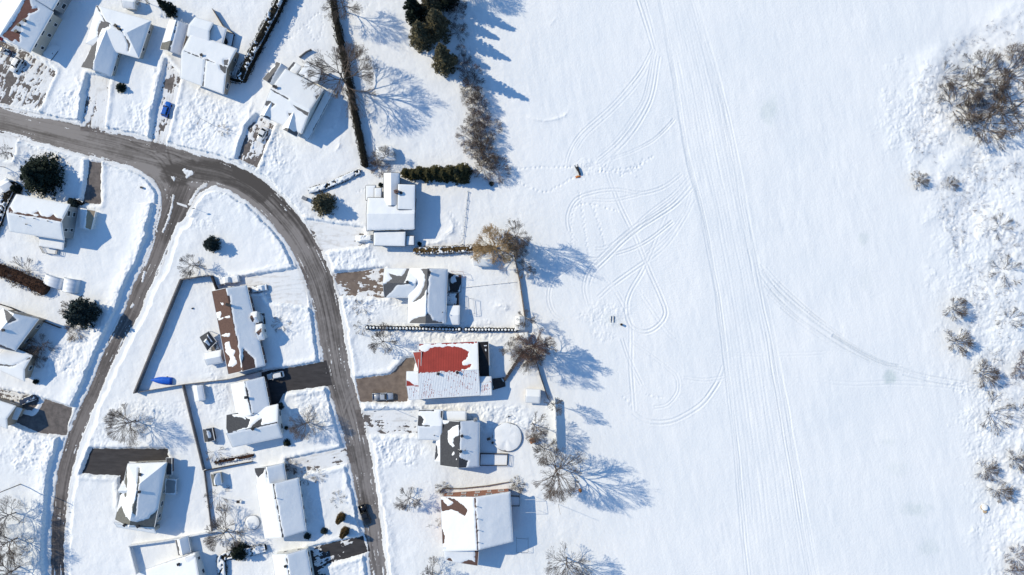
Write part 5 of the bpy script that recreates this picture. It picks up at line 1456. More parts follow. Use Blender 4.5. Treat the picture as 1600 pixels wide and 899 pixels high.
tree('bush_b', 692, 762, 2.2, 'brown leafless bush at the upper left corner of the brick sided house', 1.3)
tree('bush_b', 808, 757, 2.2, 'brown leafless bush at the upper right corner of the brick sided house', 1.5)
tree('bush_g', 690, 808, 2.4, 'pale bush against the left wall of the brick sided house', 1.2)
tree('slim', 232, 6, 7, 'leafless tree at the top edge left of the narrow dark conifer', 0.8)
tree('bush_b', 455, 728, 3.0, 'dark leafless bush at the corner of the white gabled house', 1.0)
tree('bush_g', 448, 810, 2.2, 'small dark bush under the front wall of the white gabled house', 0.8)
# trees off the top edge whose shadows reach in
tree('broad', 700, -34, 14, 'leafless tree at the top edge, crown only just in the picture', 0.8)
tree('broad', 672, -60, 16, 'leafless tree beyond the top edge behind the tall conifers', 0.8)

# thicket between the gardens and the field
_tk = random.Random(5)
TH = [(714, 20), (718, 52), (722, 84), (727, 100), (733, 118), (738, 134), (742, 150), (744, 170), (748, 186), (738, 196), (750, 204), (760, 200), (730, 214), (748, 222), (762, 220), (740, 232), (764, 246), (756, 262), (770, 258), (776, 268), (716, 8), (756, 238), (736, 158), (752, 168)]
for i, (x, y) in enumerate(TH):
    tree(['bush', 'bush_b', 'round_a', 'bush'][i % 4], x, y, _tk.uniform(4.5, 6.2) if y > 110 else _tk.uniform(3.2, 4.4),
         'leafless reddish bush in the long thicket between the gardens and the snowy field', _tk.uniform(0.75, 0.95) if i % 4 != 2 else 0.6, group='bushes of the thicket along the field')
for i, (x, y, h) in enumerate([(790, 392, 5), (798, 384, 5), (806, 378, 4.5), (812, 392, 4)]):
    tree('bush', x, y, h, 'leafless bush crowding the foot of the golden willow', 0.7, group='bushes at the foot of the willow')
for i, (x, y, h) in enumerate([(826, 562, 4), (838, 556, 5), (846, 545, 4), (818, 553, 3)]):
    tree('bush_b', x, y, h, 'leafless bush crowding the foot of the dense reddish tree', 0.7, group='bushes under the dense reddish tree')
# right bank
BANK = [
    ('clump', 1494, 168, 10, 'leafless multi stemmed bush at the far left of the big clump on the right bank', 0.95), ('clump', 1530, 128, 10, 'leafless bush in the upper middle of the big clump on the right bank', 1.0),
    ('clump', 1526, 196, 10, 'leafless bush at the lower end of the big clump on the right bank', 1.0), ('clump', 1558, 156, 10, 'reddish leafless bush deep inside the big clump on the right bank', 1.1),
    ('broad', 1500, 138, 7.5, 'dark crooked leafless tree stretching left out of the big clump on the right bank', 0.9),
    ('clump', 1570, 120, 10, 'leafless bush at the top right of the big clump on the right bank', 1.0), ('clump', 1585, 172, 10, 'reddish leafless bush at the right edge of the picture inside the big clump', 1.1),
 ('clump', 1546, 190, 10, 'reddish leafless bush low in the big clump on the right bank', 1.0),
    ('bush_g', 1520, 100, 4.5, 'small thin bush above the big clump on the right bank', 1.2), ('bush', 1586, 84, 4, 'low brown bush at the top of the big clump on the right bank', 1.2), ('bush_g', 1474, 118, 3.5, 'thin bush at the left tip of the big clump', 1.3),
    ('bush_b', 1432, 283, 4.2, 'lone dark bush, left one of two below the big clump', 0.85), ('bush_b', 1483, 288, 3.2, 'lone brown bush, right one of two below the big clump', 0.85),
    ('bush_b', 1488, 482, 5.5, 'round dark bush, topmost of three standing in a slanting row', 0.85), ('bush_b', 1492, 534, 6.2, 'round dark bush, middle of three standing in a slanting row', 0.85),
    ('bush_b', 1532, 583, 6.5, 'round dark bush beside the trail leaving on the right', 0.8), ('bush_g', 1545, 645, 5.5, 'wide pale bush just under the trail leaving on the right', 1.2),
    ('bush_b', 1538, 733, 4.8, 'pale bush above the snowy hummock on the right bank', 0.9), ('bush_b', 1558, 766, 5.5, 'dark bush right of the snowy hummock', 0.8), ('bush_b', 1585, 718, 5, 'long dark bush at the right edge above the snowy hummock', 0.9),
    ('bush', 1590, 570, 6, 'reddish bush at the right edge level with the trail', 0.9), ('bush', 1585, 868, 5, 'reddish bush near the bottom right corner', 0.9), ('bush', 1582, 892, 5, 'reddish bush in the bottom right corner', 0.9),
    ('bush_g', 1568, 424, 4.5, 'loose grey bush high on the right bank', 1.3), ('bush_g', 1592, 645, 4, 'grey bush at the right edge under the trail', 1.2), ('bush_g', 1575, 500, 3.5, 'grey bush at the right of the three round bushes', 1.2), ('bush_g', 1560, 355, 3.5, 'grey bush on the right bank midway down from the clump', 1.2)]
for a in BANK:
    tree(a[0], a[1], a[2], a[3], a[4], a[5])

# dry weed tufts over the right bank: nobody could count them
rg = np.random.default_rng(41)
segs = []
for k in range(5200):
    px, py = rg.uniform(1370, 1640), rg.uniform(-20, 920)
    i = np.clip(np.searchsorted(XS, (px - 800) / K), 0, len(XS) - 1); j = np.clip(np.searchsorted(YS, (449.5 - py) / K), 0, len(YS) - 1)
    if rough[j, i] < 0.6: continue
    dens_ = fbm(px / 38, py / 38, 3, 91)
    if dens_ < 0.02 + rg.uniform(-0.08, 0.12): continue
    x, y = w2(px, py); z = H[j, i]
    for q in range(rg.integers(3, 9)):
        a = rg.uniform(0, 6.28); l = rg.uniform(0.3, 0.9); r_ = rg.uniform(0, 0.35)
        x0, y0 = x + math.cos(a) * r_, y + math.sin(a) * r_
        segs.append((x0, y0, z - 0.1, x0 + math.cos(a) * l * 0.45, y0 + math.sin(a) * l * 0.45, z + l * 0.8, 0.02, 0.010))
V, F = tubes(np.array(segs), 3)
o = bpy.data.objects.new('dry_weeds', mesh_np('dry_weeds', V, F, M['bark'])); COL.objects.link(o)
tag(o, 'dry weed stalks poking through the rough snow of the right bank', 'weeds', kind='stuff')

# ------------------------------------------------------------------ evergreens
def make_conifer(name, seed, mt, h, r, n=5200, power=0.85, round_=False, leaf=0.26, whorl=0.45, trunk_r=0.16, arms=26, star=False):
    rg = np.random.default_rng(seed)
    root = thing(name, 'x', 'tree', (0, 0, 0))
    b = MB(); b.tube((0, 0, -0.3), (0, 0, h * 0.93), trunk_r, 0.02, 7)
    t = b.build('trunk', M['bark'], root)
    P = []; cb = MB()
    nl = max(5, int(h / whorl))
    for i in range(nl):
        f = (i + 0.3) / nl
        z0 = h * (0.06 + 0.92 * f)
        R = r * ((1 - f) ** power if not round_ else math.sqrt(max(0.02, 1 - (2 * f - 0.75) ** 2 / 1.6)) )
        m = max(5, int(arms * (0.35 + 0.65 * (1 - f))))
        for k in range(m):
            a = 2 * math.pi * (k + rg.uniform(-0.4, 0.4)) / m + i * 0.7
            Lr = R * (rg.uniform(0.55, 1.3) if star else rg.uniform(0.72, 1.12))
            cnt = max(3, int(n / (nl * m) * (0.5 + Lr / r)))
            tt = rg.uniform(0.15, 1, cnt) ** 0.7
            rad = tt * Lr
            wdt = 0.10 + 0.22 * (1 - tt)
            aa = a + rg.normal(0, 1, cnt) * (0.09 if star else 0.12)
            zz = z0 - rad * 0.22 + (tt ** 2) * 0.18 * Lr * 0.5 + rg.normal(0, 0.10, cnt)
            P.append(np.stack([np.cos(aa) * rad, np.sin(aa) * rad, zz], 1))
            cb.tube((0, 0, z0), (math.cos(a) * Lr * 0.8, math.sin(a) * Lr * 0.8, z0 - Lr * 0.12), 0.03, 0.01, 3, caps=False)
    P = np.concatenate(P)
    leaves(cb, P, leaf, rg, 0.45)
    c = cb.build('crown', M[mt], root)
    return root, [(t, []), (c, [])]

CON = {
    'spruce': dict(name='spruce_tree', seed=1, mt='spruce', h=10, r=3.6, n=9000, leaf=0.25, arms=20, star=True, power=0.6),
    'blue': dict(name='spruce_tree', seed=2, mt='spruce_blue', h=5, r=2.2, n=6500, leaf=0.18, round_=True, star=True, arms=18),
    'pine': dict(name='pine_tree', seed=3, mt='pine', h=7, r=3.2, n=9000, leaf=0.24, power=0.5, whorl=0.5, star=True, arms=20),
    'fir': dict(name='conifer', seed=12, mt='pine', h=16, r=4.0, n=13000, leaf=0.30, power=0.7, whorl=0.8, arms=17, star=True),
    'cedar': dict(name='cedar_tree', seed=4, mt='cedar', h=7, r=2.2, n=7000, leaf=0.22, power=0.5, whorl=0.5, star=True, arms=16),
    'cone': dict(name='cone_shrub', seed=5, mt='hedge_olive', h=4, r=0.95, n=4200, leaf=0.13, power=0.28, whorl=0.3, arms=16),
    'black': dict(name='spruce_tree', seed=6, mt='spruce', h=8, r=1.8, n=6000, leaf=0.2, power=0.6, star=True, arms=14),
}
CP = {}; CU = set()
def conifer(k, px, py, h, label, wide=1.0, rz=None, group=None):
    if k not in CP: CP[k] = make_conifer(**CON[k])
    root, kids = CP[k]
    s = h / CON[k]['h']; x, y = w2(px, py); z = max(0, gz(px, py)) - 0.1
    rz = _tr.uniform(0, 6.28) if rz is None else rz
    if k not in CU:
        CU.add(k); root.location = (x, y, z); root.rotation_euler = (0, 0, rz); root.scale = (s * wide, s * wide, s); root['label'] = label
        if group: root['group'] = group
        return root
    return copy_thing(root, kids, (x, y, z), rz, (s * wide, s * wide, s), label, group)

conifer('spruce', 76, 277, 9.5, 'big round very dark spruce beside the street at the left edge', 1.75)
conifer('blue', 141, 489, 8.5, 'dark blue green spruce whose shadow crosses the lower street', 1.05)
conifer('blue', 336, 382, 4.8, 'small round spruce standing alone on the snow inside the road bend', 1.0)
conifer('pine', 509, 320, 7.2, 'round olive green pine at the road bend end of the snow capped hedge', 1.0)
conifer('fir', 697, 105, 18.5, 'single olive green conifer standing apart below the tall conifer group', 0.72)
conifer('fir', 662, 66, 15, 'large brownish conifer at the lower left of the tall group by the top edge', 0.95)
conifer('fir', 686, 50, 16, 'conifer on the right of the tall group by the top edge', 0.9)
conifer('black', 650, 28, 14, 'dark conifer cut by the top edge at the left of the tall group', 0.95)
conifer('fir', 676, 20, 15, 'olive conifer cut by the top edge at the right of the tall group', 0.85)
conifer('black', 700, 6, 15, 'dark conifer of the tall group hidden at the top edge', 0.9)
conifer('black', 271, 20, 8.5, 'narrow black conifer at the top edge above the long narrow garage', 1.0)
conifer('black', 192, 139, 2.6, 'small dark conifer at the corner of the hip roofed house garage', 2.4)
conifer('spruce', 378, 858, 5.5, 'dark evergreen in the crook of the L shaped hedge', 1.35)
conifer('cone', 535, 806, 5.3, 'brown green cone shrub by the lower street, the upper of a pair', 1.0)
conifer('cone', 541, 828, 5.3, 'brown green cone shrub by the lower street, the lower of a pair', 1.0)
conifer('black', 450, 691, 1.8, 'round black shrub at the front corner of the L shaped house', 2.6)
conifer('blue', 440, 634, 1.6, 'snowy round shrub beside the black driveway corner', 1.4)
conifer('black', 449, 668, 1.2, 'tiny dark shrub by the entrance of the L shaped house', 2.2)
conifer('black', 59, 596, 1.6, 'small black shrub at the foot of the tan house cross wing', 2.2)
conifer('spruce', 30, 296, 3.0, 'dark shrub under the eave of the grey sided house', 1.6)
conifer('blue', 119, 320, 2.4, 'black shrub at the garage corner of the grey sided house', 1.4)
conifer('blue', 482, 836, 1.5, 'snowy shrub at the lower corner of the white gabled house', 1.4)
conifer('blue', 508, 828, 1.5, 'snow covered round shrub standing in the blue shade of the white gabled house', 1.4)
conifer('blue', 596, 290, 1.6, 'small snowy shrub against the flat roofed house', 0.9)
conifer('blue', 768, 288, 1.5, 'tiny dark shrub alone on the shaded slope right of the cedar row', 1.0)
conifer('spruce', 656, 382, 1.2, 'tiny dark shrub by the left end of the olive hedge', 1.6)
for i, (x, h) in enumerate([(634, 4.0), (645, 4.6), (656, 5.2), (668, 5.6), (680, 5.8), (692, 5.8), (704, 6.0), (716, 6.6), (722, 7.0)]):
    conifer('cedar', x + 1.5, 272 + (3 if i % 2 else 0), h, 'bushy olive green cedar in the row above the house with flat snowy roofs', 1.15, group='cedars in the row above the flat roofed house')
conifer('black', 716, 274, 8.0, 'dark taller evergreen at the right end of the cedar row', 1.1)

# row of small clipped cedars with snow caps
def make_mini(seed):
    rg = np.random.default_rng(seed)
    root = thing('clipped_cedar', 'x', 'shrub', (0, 0, 0), 'small clipped cedars in a row')
    b = MB(); n = 420
    a = rg.uniform(0, 6.28, n); u = rg.uniform(-1, 1, n); s_ = np.sqrt(1 - u * u)
    P = np.stack([0.52 * s_ * np.cos(a), 0.52 * s_ * np.sin(a), 0.75 + 0.72 * u], 1) * rg.uniform(0.85, 1.05, n)[:, None]
    leaves(b, P, 0.15, rg)
    b.box((0, 0, 0), (0.45, 0.45, 1.2), 0.3, 0.7)
    f = b.build('foliage', M['hedge_dark'], root)
    c = MB(); m = 9
    vs = [(0, 0.0, 1.52)]
    for rr_, zz in ((0.2, 1.5), (0.33, 1.42), (0.38, 1.28)):
        for k in range(m):
            t = 2 * math.pi * k / m; q = rr_ * rg.uniform(0.75, 1.15)
            vs.append((math.cos(t) * q, math.sin(t) * q, zz + 0.05))
    fs = [(0, 1 + k, 1 + (k + 1) % m) for k in range(m)]
    for r_ in range(2):
        for k in range(m):
            a0 = 1 + r_ * m + k; a1 = 1 + r_ * m + (k + 1) % m
            fs.append((a0, a0 + m, a1 + m, a1))
    c.add(vs, fs)
    s2 = c.build('snow_cap', M['roofsnow'], root, smooth=True)
    return root, [(f, []), (s2, [])]
mini, mk = make_mini(3)
k = 0
mpos = [(576 + i * 5.1, 511.5 + 0.10 * i * 1.0) for i in range(29)] + [(729 + i * 5.1, 514.5 + 0.05 * i) for i in range(16)]
for (x, y) in mpos:
    X_, Y_ = w2(x, y); s = _tr.uniform(0.85, 1.15); z = max(0, gz(x, y)) - 0.15
    lab = 'small clipped snow capped cedar in the long row above the red roofed house'
    if k == 0:
        mini.location = (X_, Y_, z); mini['label'] = lab; mini.rotation_euler = (0, 0, _tr.uniform(0, 6)); mini.scale = (s, s, s)
    else:
        copy_thing(mini, mk, (X_, Y_, z), _tr.uniform(0, 6), s, lab, 'small clipped cedars in a row')
    k += 1
# ------------------------------------------------------------------ vehicles, local frame: front towards +x
def loft(b, stations):
    """stations: (x, half width bottom, half width top, z bottom, z top); rounded section"""
    rows = []
    for x, wb, wt, z0, z1 in stations:
        h = z1 - z0
        rows.append([(x, -wb * 0.92, z0), (x, -wb, z0 + h * 0.35), (x, -(wb * 0.45 + wt * 0.55), z0 + h * 0.8), (x, -wt * 0.86, z1 - h * 0.03), (x, -wt * 0.4, z1), (x, wt * 0.4, z1), (x, wt * 0.86, z1 - h * 0.03), (x, (wb * 0.45 + wt * 0.55), z0 + h * 0.8), (x, wb, z0 + h * 0.35), (x, wb * 0.92, z0)])
    m = 10; vs = [v for r in rows for v in r]
    fs = [(j * m + i, j * m + (i + 1) % m, (j + 1) * m + (i + 1) % m, (j + 1) * m + i) for j in range(len(rows) - 1) for i in range(m)]
    fs += [tuple(range(m - 1, -1, -1)), tuple(range((len(rows) - 1) * m, len(rows) * m))]
    b.add(vs, fs)

def car(label, px, py, ang, kind, col, L=4.6, Wd=1.8, group=None, snow=0.0, cat='car', name='car', lift=0.05):
    """ang: heading of the front in degrees, counter-clockwise from +x on the ground"""
    x, y = w2(px, py)
    root = thing(name, label, cat, (x, y, lift), group)
    root.rotation_euler = (0, 0, math.radians(ang)); root['_local'] = 1
    pm = M[col]; w = Wd / 2; h = L / 2
    hb = {'sedan': 0.85, 'suv': 1.0, 'pickup': 1.05, 'van': 1.05}[kind]
    ht = {'sedan': 1.42, 'suv': 1.72, 'pickup': 1.78, 'van': 1.95}[kind]
    b = MB()
    if kind == 'pickup':
        loft(b, [(h, w * .78, w * .72, .45, .82), (h - .12, w * .94, w * .86, .35, hb * .93), (h * .45, w, w * .93, .3, hb), (-h * .22, w, w * .94, .3, hb), (-h * .24, w, w * .94, .3, hb), ])
        # open bed: floor and sides
        b.box((-h * .62, 0, .35), (h * .76, Wd * .96, .4))
        for s in (-1, 1): b.box((-h * .62, s * (w - .06), .7), (h * .76, .12, .38))
        b.box((-h + .06, 0, .7), (.1, Wd * .94, .38))
    else:
        loft(b, [(h, w * .72, w * .62, .42, hb * .72), (h - .14, w * .9, w * .82, .3, hb * .84), (h * .55, w, w * .92, .24, hb * .95), (0, w, w * .95, .24, hb), (-h * .6, w, w * .94, .24, hb * 1.02), (-h + .15, w * .93, w * .86, .3, hb * .98), (-h, w * .8, w * .72, .4, hb * .8)])
    body = b.build('body', pm, root, True)
    # greenhouse: x positions of the glass base and roof
    c0, c1, c2, c3 = {'sedan': (h * .36, h * .08, -h * .42, -h * .72), 'suv': (h * .40, h * .16, -h * .74, -h * .88), 'pickup': (h * .40, h * .2, -h * .14, -h * .22), 'van': (h * .62, h * .34, -h * .86, -h * .93)}[kind]
    g = MB()
    wb_, wt_ = w * .86, w * .70
    zt = ht
    V = [(c0, -wb_, hb - .04), (c0, wb_, hb - .04), (c3, wb_, hb - .04), (c3, -wb_, hb - .04), (c1, -wt_, zt - .04), (c1, wt_, zt - .04), (c2, wt_, zt - .04), (c2, -wt_, zt - .04)]
    g.add(V, [(0, 1, 5, 4), (1, 2, 6, 5), (2, 3, 7, 6), (3, 0, 4, 7), (4, 5, 6, 7)])
    g.build('windows', M['carglass'], root)
    r = MB()
    m_ = 5
    loft(r, [(c1 + .06, wt_ * .9, wt_ * .8, zt - .06, zt - .01), (c1 - .15, wt_ * 1.02, wt_ * .95, zt - .06, zt + .03), (c2 + .15, wt_ * 1.02, wt_ * .95, zt - .06, zt + .03), (c2 - .06, wt_ * .9, wt_ * .8, zt - .06, zt - .01)])
    for s in (-1, 1):
        r.bar((c0, s * wb_, hb - .02), (c1, s * wt_, zt - .02), .08); r.bar((c3, s * wb_, hb - .02), (c2, s * wt_, zt - .02), .09)
        xm0 = (c0 + c3) / 2; r.bar((xm0, s * (wb_ + .01), hb - .02), ((c1 + c2) / 2, s * (wt_ + .01), zt - .02), .08)
    r.build('roof', pm, root)
    for sx_ in (h * .62, -h * .6):
        for s in (-1, 1):
            t = MB(); t.tube((sx_, s * (w - .2), .32), (sx_, s * (w + .01), .32), .33, .33, 14)
            ty = t.build('wheel', M['rubber'], root)
            t = MB(); t.tube((sx_, s * (w - .05), .32), (sx_, s * (w + .03), .32), .19, .17, 10); t.build('rim', M['metal'], ty)
    for s in (-1, 1):
        t = MB(); t.box((h - .13, s * w * .64, hb * .62), (.16, .34, .14)); t.build('headlight', M['trim'], root)
        t = MB(); t.box((-h + .1, s * w * .72, hb * .66), (.14, .26, .18)); t.build('tail_light', M['red_paint'], root)
        t = MB(); t.box((c0 - .12, s * (w + .08), hb - .02), (.16, .2, .13)); t.build('mirror', pm, root)
    if snow > 0:
        # a blanket over bonnet, roof and boot following the car's outline
        nx_, ny_ = 46, 20
        X, Y = np.meshgrid(np.linspace(-h * 0.99, h * 0.99, nx_), np.linspace(-w * .96, w * .96, ny_))
        prof = np.interp(X, [-h, -h + .2, c3, c2, c1, c0, h - .3, h], [hb * .8, hb, hb, ht, ht, hb, hb * .88, hb * .6])
        side = np.clip((w * .98 - np.abs(Y)) / (w * .3), 0, 1)
        zb = np.where(prof > hb, hb + (prof - hb) * side, prof)
        nzz = 0.5 + 0.5 * fbm(X / 0.8 + px, Y / 0.8, 3, 3)
        ed = np.minimum(1, np.minimum((h - np.abs(X)) / .25, (w - np.abs(Y)) / .2)) 
        mm = sstep(1 - snow - .08, 1 - snow + .08, nzz + 0.08)
        Z = zb - .12 + mm * (.26 + .08 * nzz) * ed
        o = grid_mesh('snow_cover', X, Y, Z, M['roofsnow']); o.parent = root
    return root
M['red_paint'] = paint('red', (0.35, 0.02, 0.015))
M['blue_paint'] = paint('blue', (0.01, 0.11, 0.46))
M['white_paint'] = paint('white', (0.72, 0.73, 0.74))
M['silver_paint'] = paint('silver', (0.40, 0.43, 0.48))
M['black_paint'] = paint('black', (0.012, 0.013, 0.016))
M['navy_paint'] = paint('navy', (0.03, 0.045, 0.085))
car('bright blue car parked on the half cleared driveway left of the garage house', 262, 172, 72, 'suv', 'blue_paint', 4.4)
car('clean white sedan parked on the dark driveway beside the house with front gables', 411, 211, 243, 'sedan', 'white_paint', 4.6)
car('white car parked in front of the beige two storey building', 28, 103, 238, 'suv', 'white_paint', 4.6)
car('dark car parked left of the white one below the beige building', 8, 80, 155, 'sedan', 'navy_paint', 4.6, snow=0.3)
car('red car half outside the left edge beside the beige building', -3, 56, 150, 'sedan', 'red_paint', 4.4, snow=0.3)
car('snow covered white pickup parked above the long brown roofed house', 359, 438, 188, 'pickup', 'white_paint', 6.2, 2.1, snow=0.8, cat='pickup truck', name='pickup_truck')
car('car under snow with a dark rear beside the house front of the brown roofed house', 407, 451, 189, 'sedan', 'navy_paint', 4.6, snow=0.62)
car('white car on the black driveway next to the L shaped house', 432, 586.5, 192, 'suv', 'white_paint', 4.8)
car('grey pickup with an open bed on the brown driveway of the red roofed house', 599, 619, 2, 'pickup', 'silver_paint', 5.9, 2.0, cat='pickup truck', name='pickup_truck')
car('snow dusted white van in front of the flat roofed house', 570, 373, 183, 'van', 'white_paint', 4.9, 1.95, snow=0.55, cat='van', name='van')
car('black pickup driving on the lower street past the two cone shrubs', 571, 803, 290, 'pickup', 'black_paint', 5.8, 2.05, cat='pickup truck', name='pickup_truck')
car('dark car half buried in drifted snow beside the dark grey driveway', 46, 624, 200, 'suv', 'navy_paint', 4.8, snow=0.3)
car('white car squeezed between the garage house wall and the tall black hedge', 364, 111, 75, 'sedan', 'white_paint', 4.7, snow=0.35)

# tarp covered boat
def boat():
    x, y = w2(255, 594)
    root = thing('boat', 'boat under a bright blue tarp in the corner of the triangular yard', 'boat', (x, y, 0.3))
    root.rotation_euler = (0, 0, math.radians(176)); root['_local'] = 1
    b = MB(); st = []
    for t in np.linspace(0, 1, 12):
        X = -2.9 + 5.8 * t; w = 1.05 * (1 - max(0, (t - 0.35) / 0.65) ** 2.2) + 0.03
        z = 1.15 + 0.35 * math.sin(t * 2.6) ; st.append((X, w, w * 0.55, 0.25, z))
    loft(b, st); b.build('tarp', M['tarp_blue'], root, True)
    b = MB(); loft(b, [(X, w * .9, w * .7, -0.1, .35) for X, w, _, _, _ in st]); b.build('hull', M['siding_white'], root, True)
    b = MB(); b.bar((2.9, 0, .2), (4.3, 0, .15), .1); b.bar((-1.4, -1.1, .15), (-1.4, 1.1, .15), .1); b.build('trailer_frame', M['metal'], root)
    for s in (-1, 1):
        b = MB(); b.tube((-1.4, s * 1.0, .15), (-1.4, s * 1.2, .15), .28, .28, 12); b.build('wheel', M['rubber'], root)
    return root
boat()

# ------------------------------------------------------------------ pool, deck, frames, poles and small things
def disc(b, cx, cy, r, z, n=48, wob=0):
    vs = [(cx, cy, z + 0.12)]
    for rr_, dz in ((r * .5, .1), (r * .93, .05), (r, -.06)):
        for k in range(n):
            t = 2 * math.pi * k / n; vs.append((cx + math.cos(t) * rr_, cy + math.sin(t) * rr_, z + dz + wob * vnoise(math.cos(t) * 2 + rr_, math.sin(t) * 2, 4)))
    fs = [(0, 1 + k, 1 + (k + 1) % n) for k in range(n)]
    for q in range(2):
        for k in range(n): fs.append((1 + q * n + k, 1 + (q + 1) * n + k, 1 + (q + 1) * n + (k + 1) % n, 1 + q * n + (k + 1) % n))
    b.add(vs, fs)
x, y, _ = W(792.5, 683.5, 1.1)
pool = thing('pool', 'round above ground pool filled with snow beside the charcoal roofed house', 'pool', (x, y, 0))
b = MB(); b.tube((x, y, -.2), (x, y, 1.0), 4.05, 4.05, 48); b.build('pool_wall', M['siding_grey'], pool, False)
b = MB(); n = 48
ring = [(x + math.cos(2 * math.pi * k / n) * r_, y + math.sin(2 * math.pi * k / n) * r_, z_) for r_, z_ in ((4.0, 0.98), (4.0, 1.08), (4.14, 1.08), (4.14, 0.98)) for k in range(n)]
b.add(ring, [(q * n + k, q * n + (k + 1) % n, ((q + 1) % 4) * n + (k + 1) % n, ((q + 1) % 4) * n + k) for q in range(4) for k in range(n)])
b.build('rim', M['trim_dark'], pool)
b = MB(); disc(b, x, y, 4.16, 1.06, wob=.16); b.build('snow_cover', M['roofsnow'], pool, True)

def deck(label, c, z, rails=True, mt='wood_grey', snow=0.6, seed=1, name='deck'):
    P = [np.array(W(p[0], p[1], z)) for p in c]
    cen = sum(P) / 4
    root = thing(name, label, 'deck', (cen[0], cen[1], 0))
    b = MB()
    b.add([tuple(p) for p in P] + [(p[0], p[1], z - .2) for p in P], [(0, 1, 2, 3), (7, 6, 5, 4)] + [(i, 4 + i, 4 + (i + 1) % 4, (i + 1) % 4) for i in range(4)])
    b.build('platform', M[mt], root)
    for p in P:
        q = p + (cen - p) * .05; b = MB(); b.box((q[0], q[1], -.2), (.14, .14, z + (1.0 if rails else 0)), 0); b.build('post', M[mt], root)
    if rails:
        b = MB()
        for i in range(4):
            a, c2 = P[i] + (cen - P[i]) * .04, P[(i + 1) % 4] + (cen - P[(i + 1) % 4]) * .04
            for dz in (.3, .65, .95): b.bar(a + [0, 0, dz], c2 + [0, 0, dz], .06)
        b.build('railing', M['wood_dark'], root)
    if snow > 0:
        us = np.linspace(.03, .97, 26); U_, V_ = np.meshgrid(us, us)
        Q = P[0] * ((1 - U_) * (1 - V_))[..., None] + P[1] * (U_ * (1 - V_))[..., None] + P[2] * (U_ * V_)[..., None] + P[3] * ((1 - U_) * V_)[..., None]
        nz = .5 + .5 * fbm(Q[..., 0] / 1.3, Q[..., 1] / 2.2, 3, seed)
        o = grid_mesh('snow_cover', Q[..., 0], Q[..., 1], Q[..., 2] - .05 + sstep(1 - snow - .06, 1 - snow + .08, nz) * .22, M['roofsnow'])
        l = world_loc(root); o.data.transform(Matrix.Translation((-l[0], -l[1], -l[2]))); o.parent = root
    return root
deck('dark wet deck with blotches of snow behind the striped house, upper one', R4(701, 427, 721, 430, 720, 457, 700, 456), 0.9, False, 'wood_dark', .42, 3)
deck('railed dark deck with blotches of snow just above the low snowy annex', R4(697, 458, 717, 458, 717, 477, 697, 477), 1.6, True, 'wood_dark', .45, 5)
deck('snow filled deck between the charcoal roofed house and the round pool', R4(750, 708, 794, 709, 793, 727, 749, 727), 0.9, True, 'wood_grey', .93, 6)
deck('dark stair landing at the right end of the red roofed house', R4(769, 592, 788, 590, 790, 604, 770, 610), 0.7, False, 'wood_dark', .3, 7)
deck('small front porch below the grey sided house', R4(64, 385, 92, 388, 90, 398, 70, 396), 1.0, True, 'trim', .8, 8, 'porch')
deck('snowy entrance porch on the right of the brown roofed house', R4(404, 490, 413, 490, 416, 514, 408, 514), 0.6, True, 'wood_dark', .7, 9, 'porch')
deck('slatted deck beside the gazebo', R4(322, 540, 338, 532, 344, 546, 328, 554), 0.6, False, 'wood_grey', .45, 10)
deck('dark stone step and planter strip along the front of the white gabled house', R4(466, 762, 474, 760, 482, 800, 474, 802), 0.5, False, 'wood_dark', .5, 11, 'front_step')
deck('dark entrance step on the right wall of the L shaped house', R4(435, 643, 444, 642, 448, 668, 440, 670), 0.5, False, 'wood_dark', .55, 12, 'front_step')
deck('grey deck with rails right of the brick sided house', R4(797, 774, 812, 775, 812, 790, 797, 790), 1.8, True, 'wood_grey', .9, 13)
deck('dark landing behind the garage house next to its stepped back wing', R4(348, 48, 366, 54, 362, 74, 346, 70), 1.2, False, 'wood_dark', .5, 14)
deck('dark timber deck under the beige building beside the white parked car', R4(66, 84, 84, 68, 96, 74, 78, 98), 0.5, False, 'wood_grey', .72, 15)
deck('dark stone bed behind the white shed at the field edge', R4(845, 611, 857, 612, 858, 631, 845, 630), 0.5, False, 'wood_dark', .45, 16, 'stone_bed')

def frame_thing(name, label, cat, c, h, top=True, mt='metal_dark', w=.06):
    P = [np.array([*w2(*p)]) for p in c]; g = .4
    cen = sum(P) / len(P)
    root = thing(name, label, cat, (cen[0], cen[1], g))
    b = MB()
    for i in range(len(P)):
        a, d = P[i], P[(i + 1) % len(P)]
        b.bar((*a, g + h), (*d, g + h), w)
    b.build('top_frame', M[mt], root)
    for p in P:
        b = MB(); b.tube((*p, g - .3), (*p, g + h), w * .6, n=6); b.build('leg', M[mt], root)
    return root
frame_thing('play_frame', 'square dark metal frame standing in the shade right of the brick sided house', 'frame', [(807, 838), (825, 839), (825, 860), (807, 860)], 1.3)
frame_thing('pergola', 'thin white pergola frame off the upper right corner of the brick sided house', 'pergola', [(812, 776), (838, 776), (840, 796), (812, 796)], 2.4, mt='trim')
frame_thing('clothes_frame', 'thin metal frame on the back lawn of the striped house', 'frame', [(733, 466), (741, 467), (742, 490), (735, 491)], 1.6, mt='metal')
frame_thing('arbor', 'thin rusty garden arch between the striped house and its small shed', 'garden arch', [(706, 424), (724, 425), (728, 434), (712, 432)], 1.8, mt='brick')

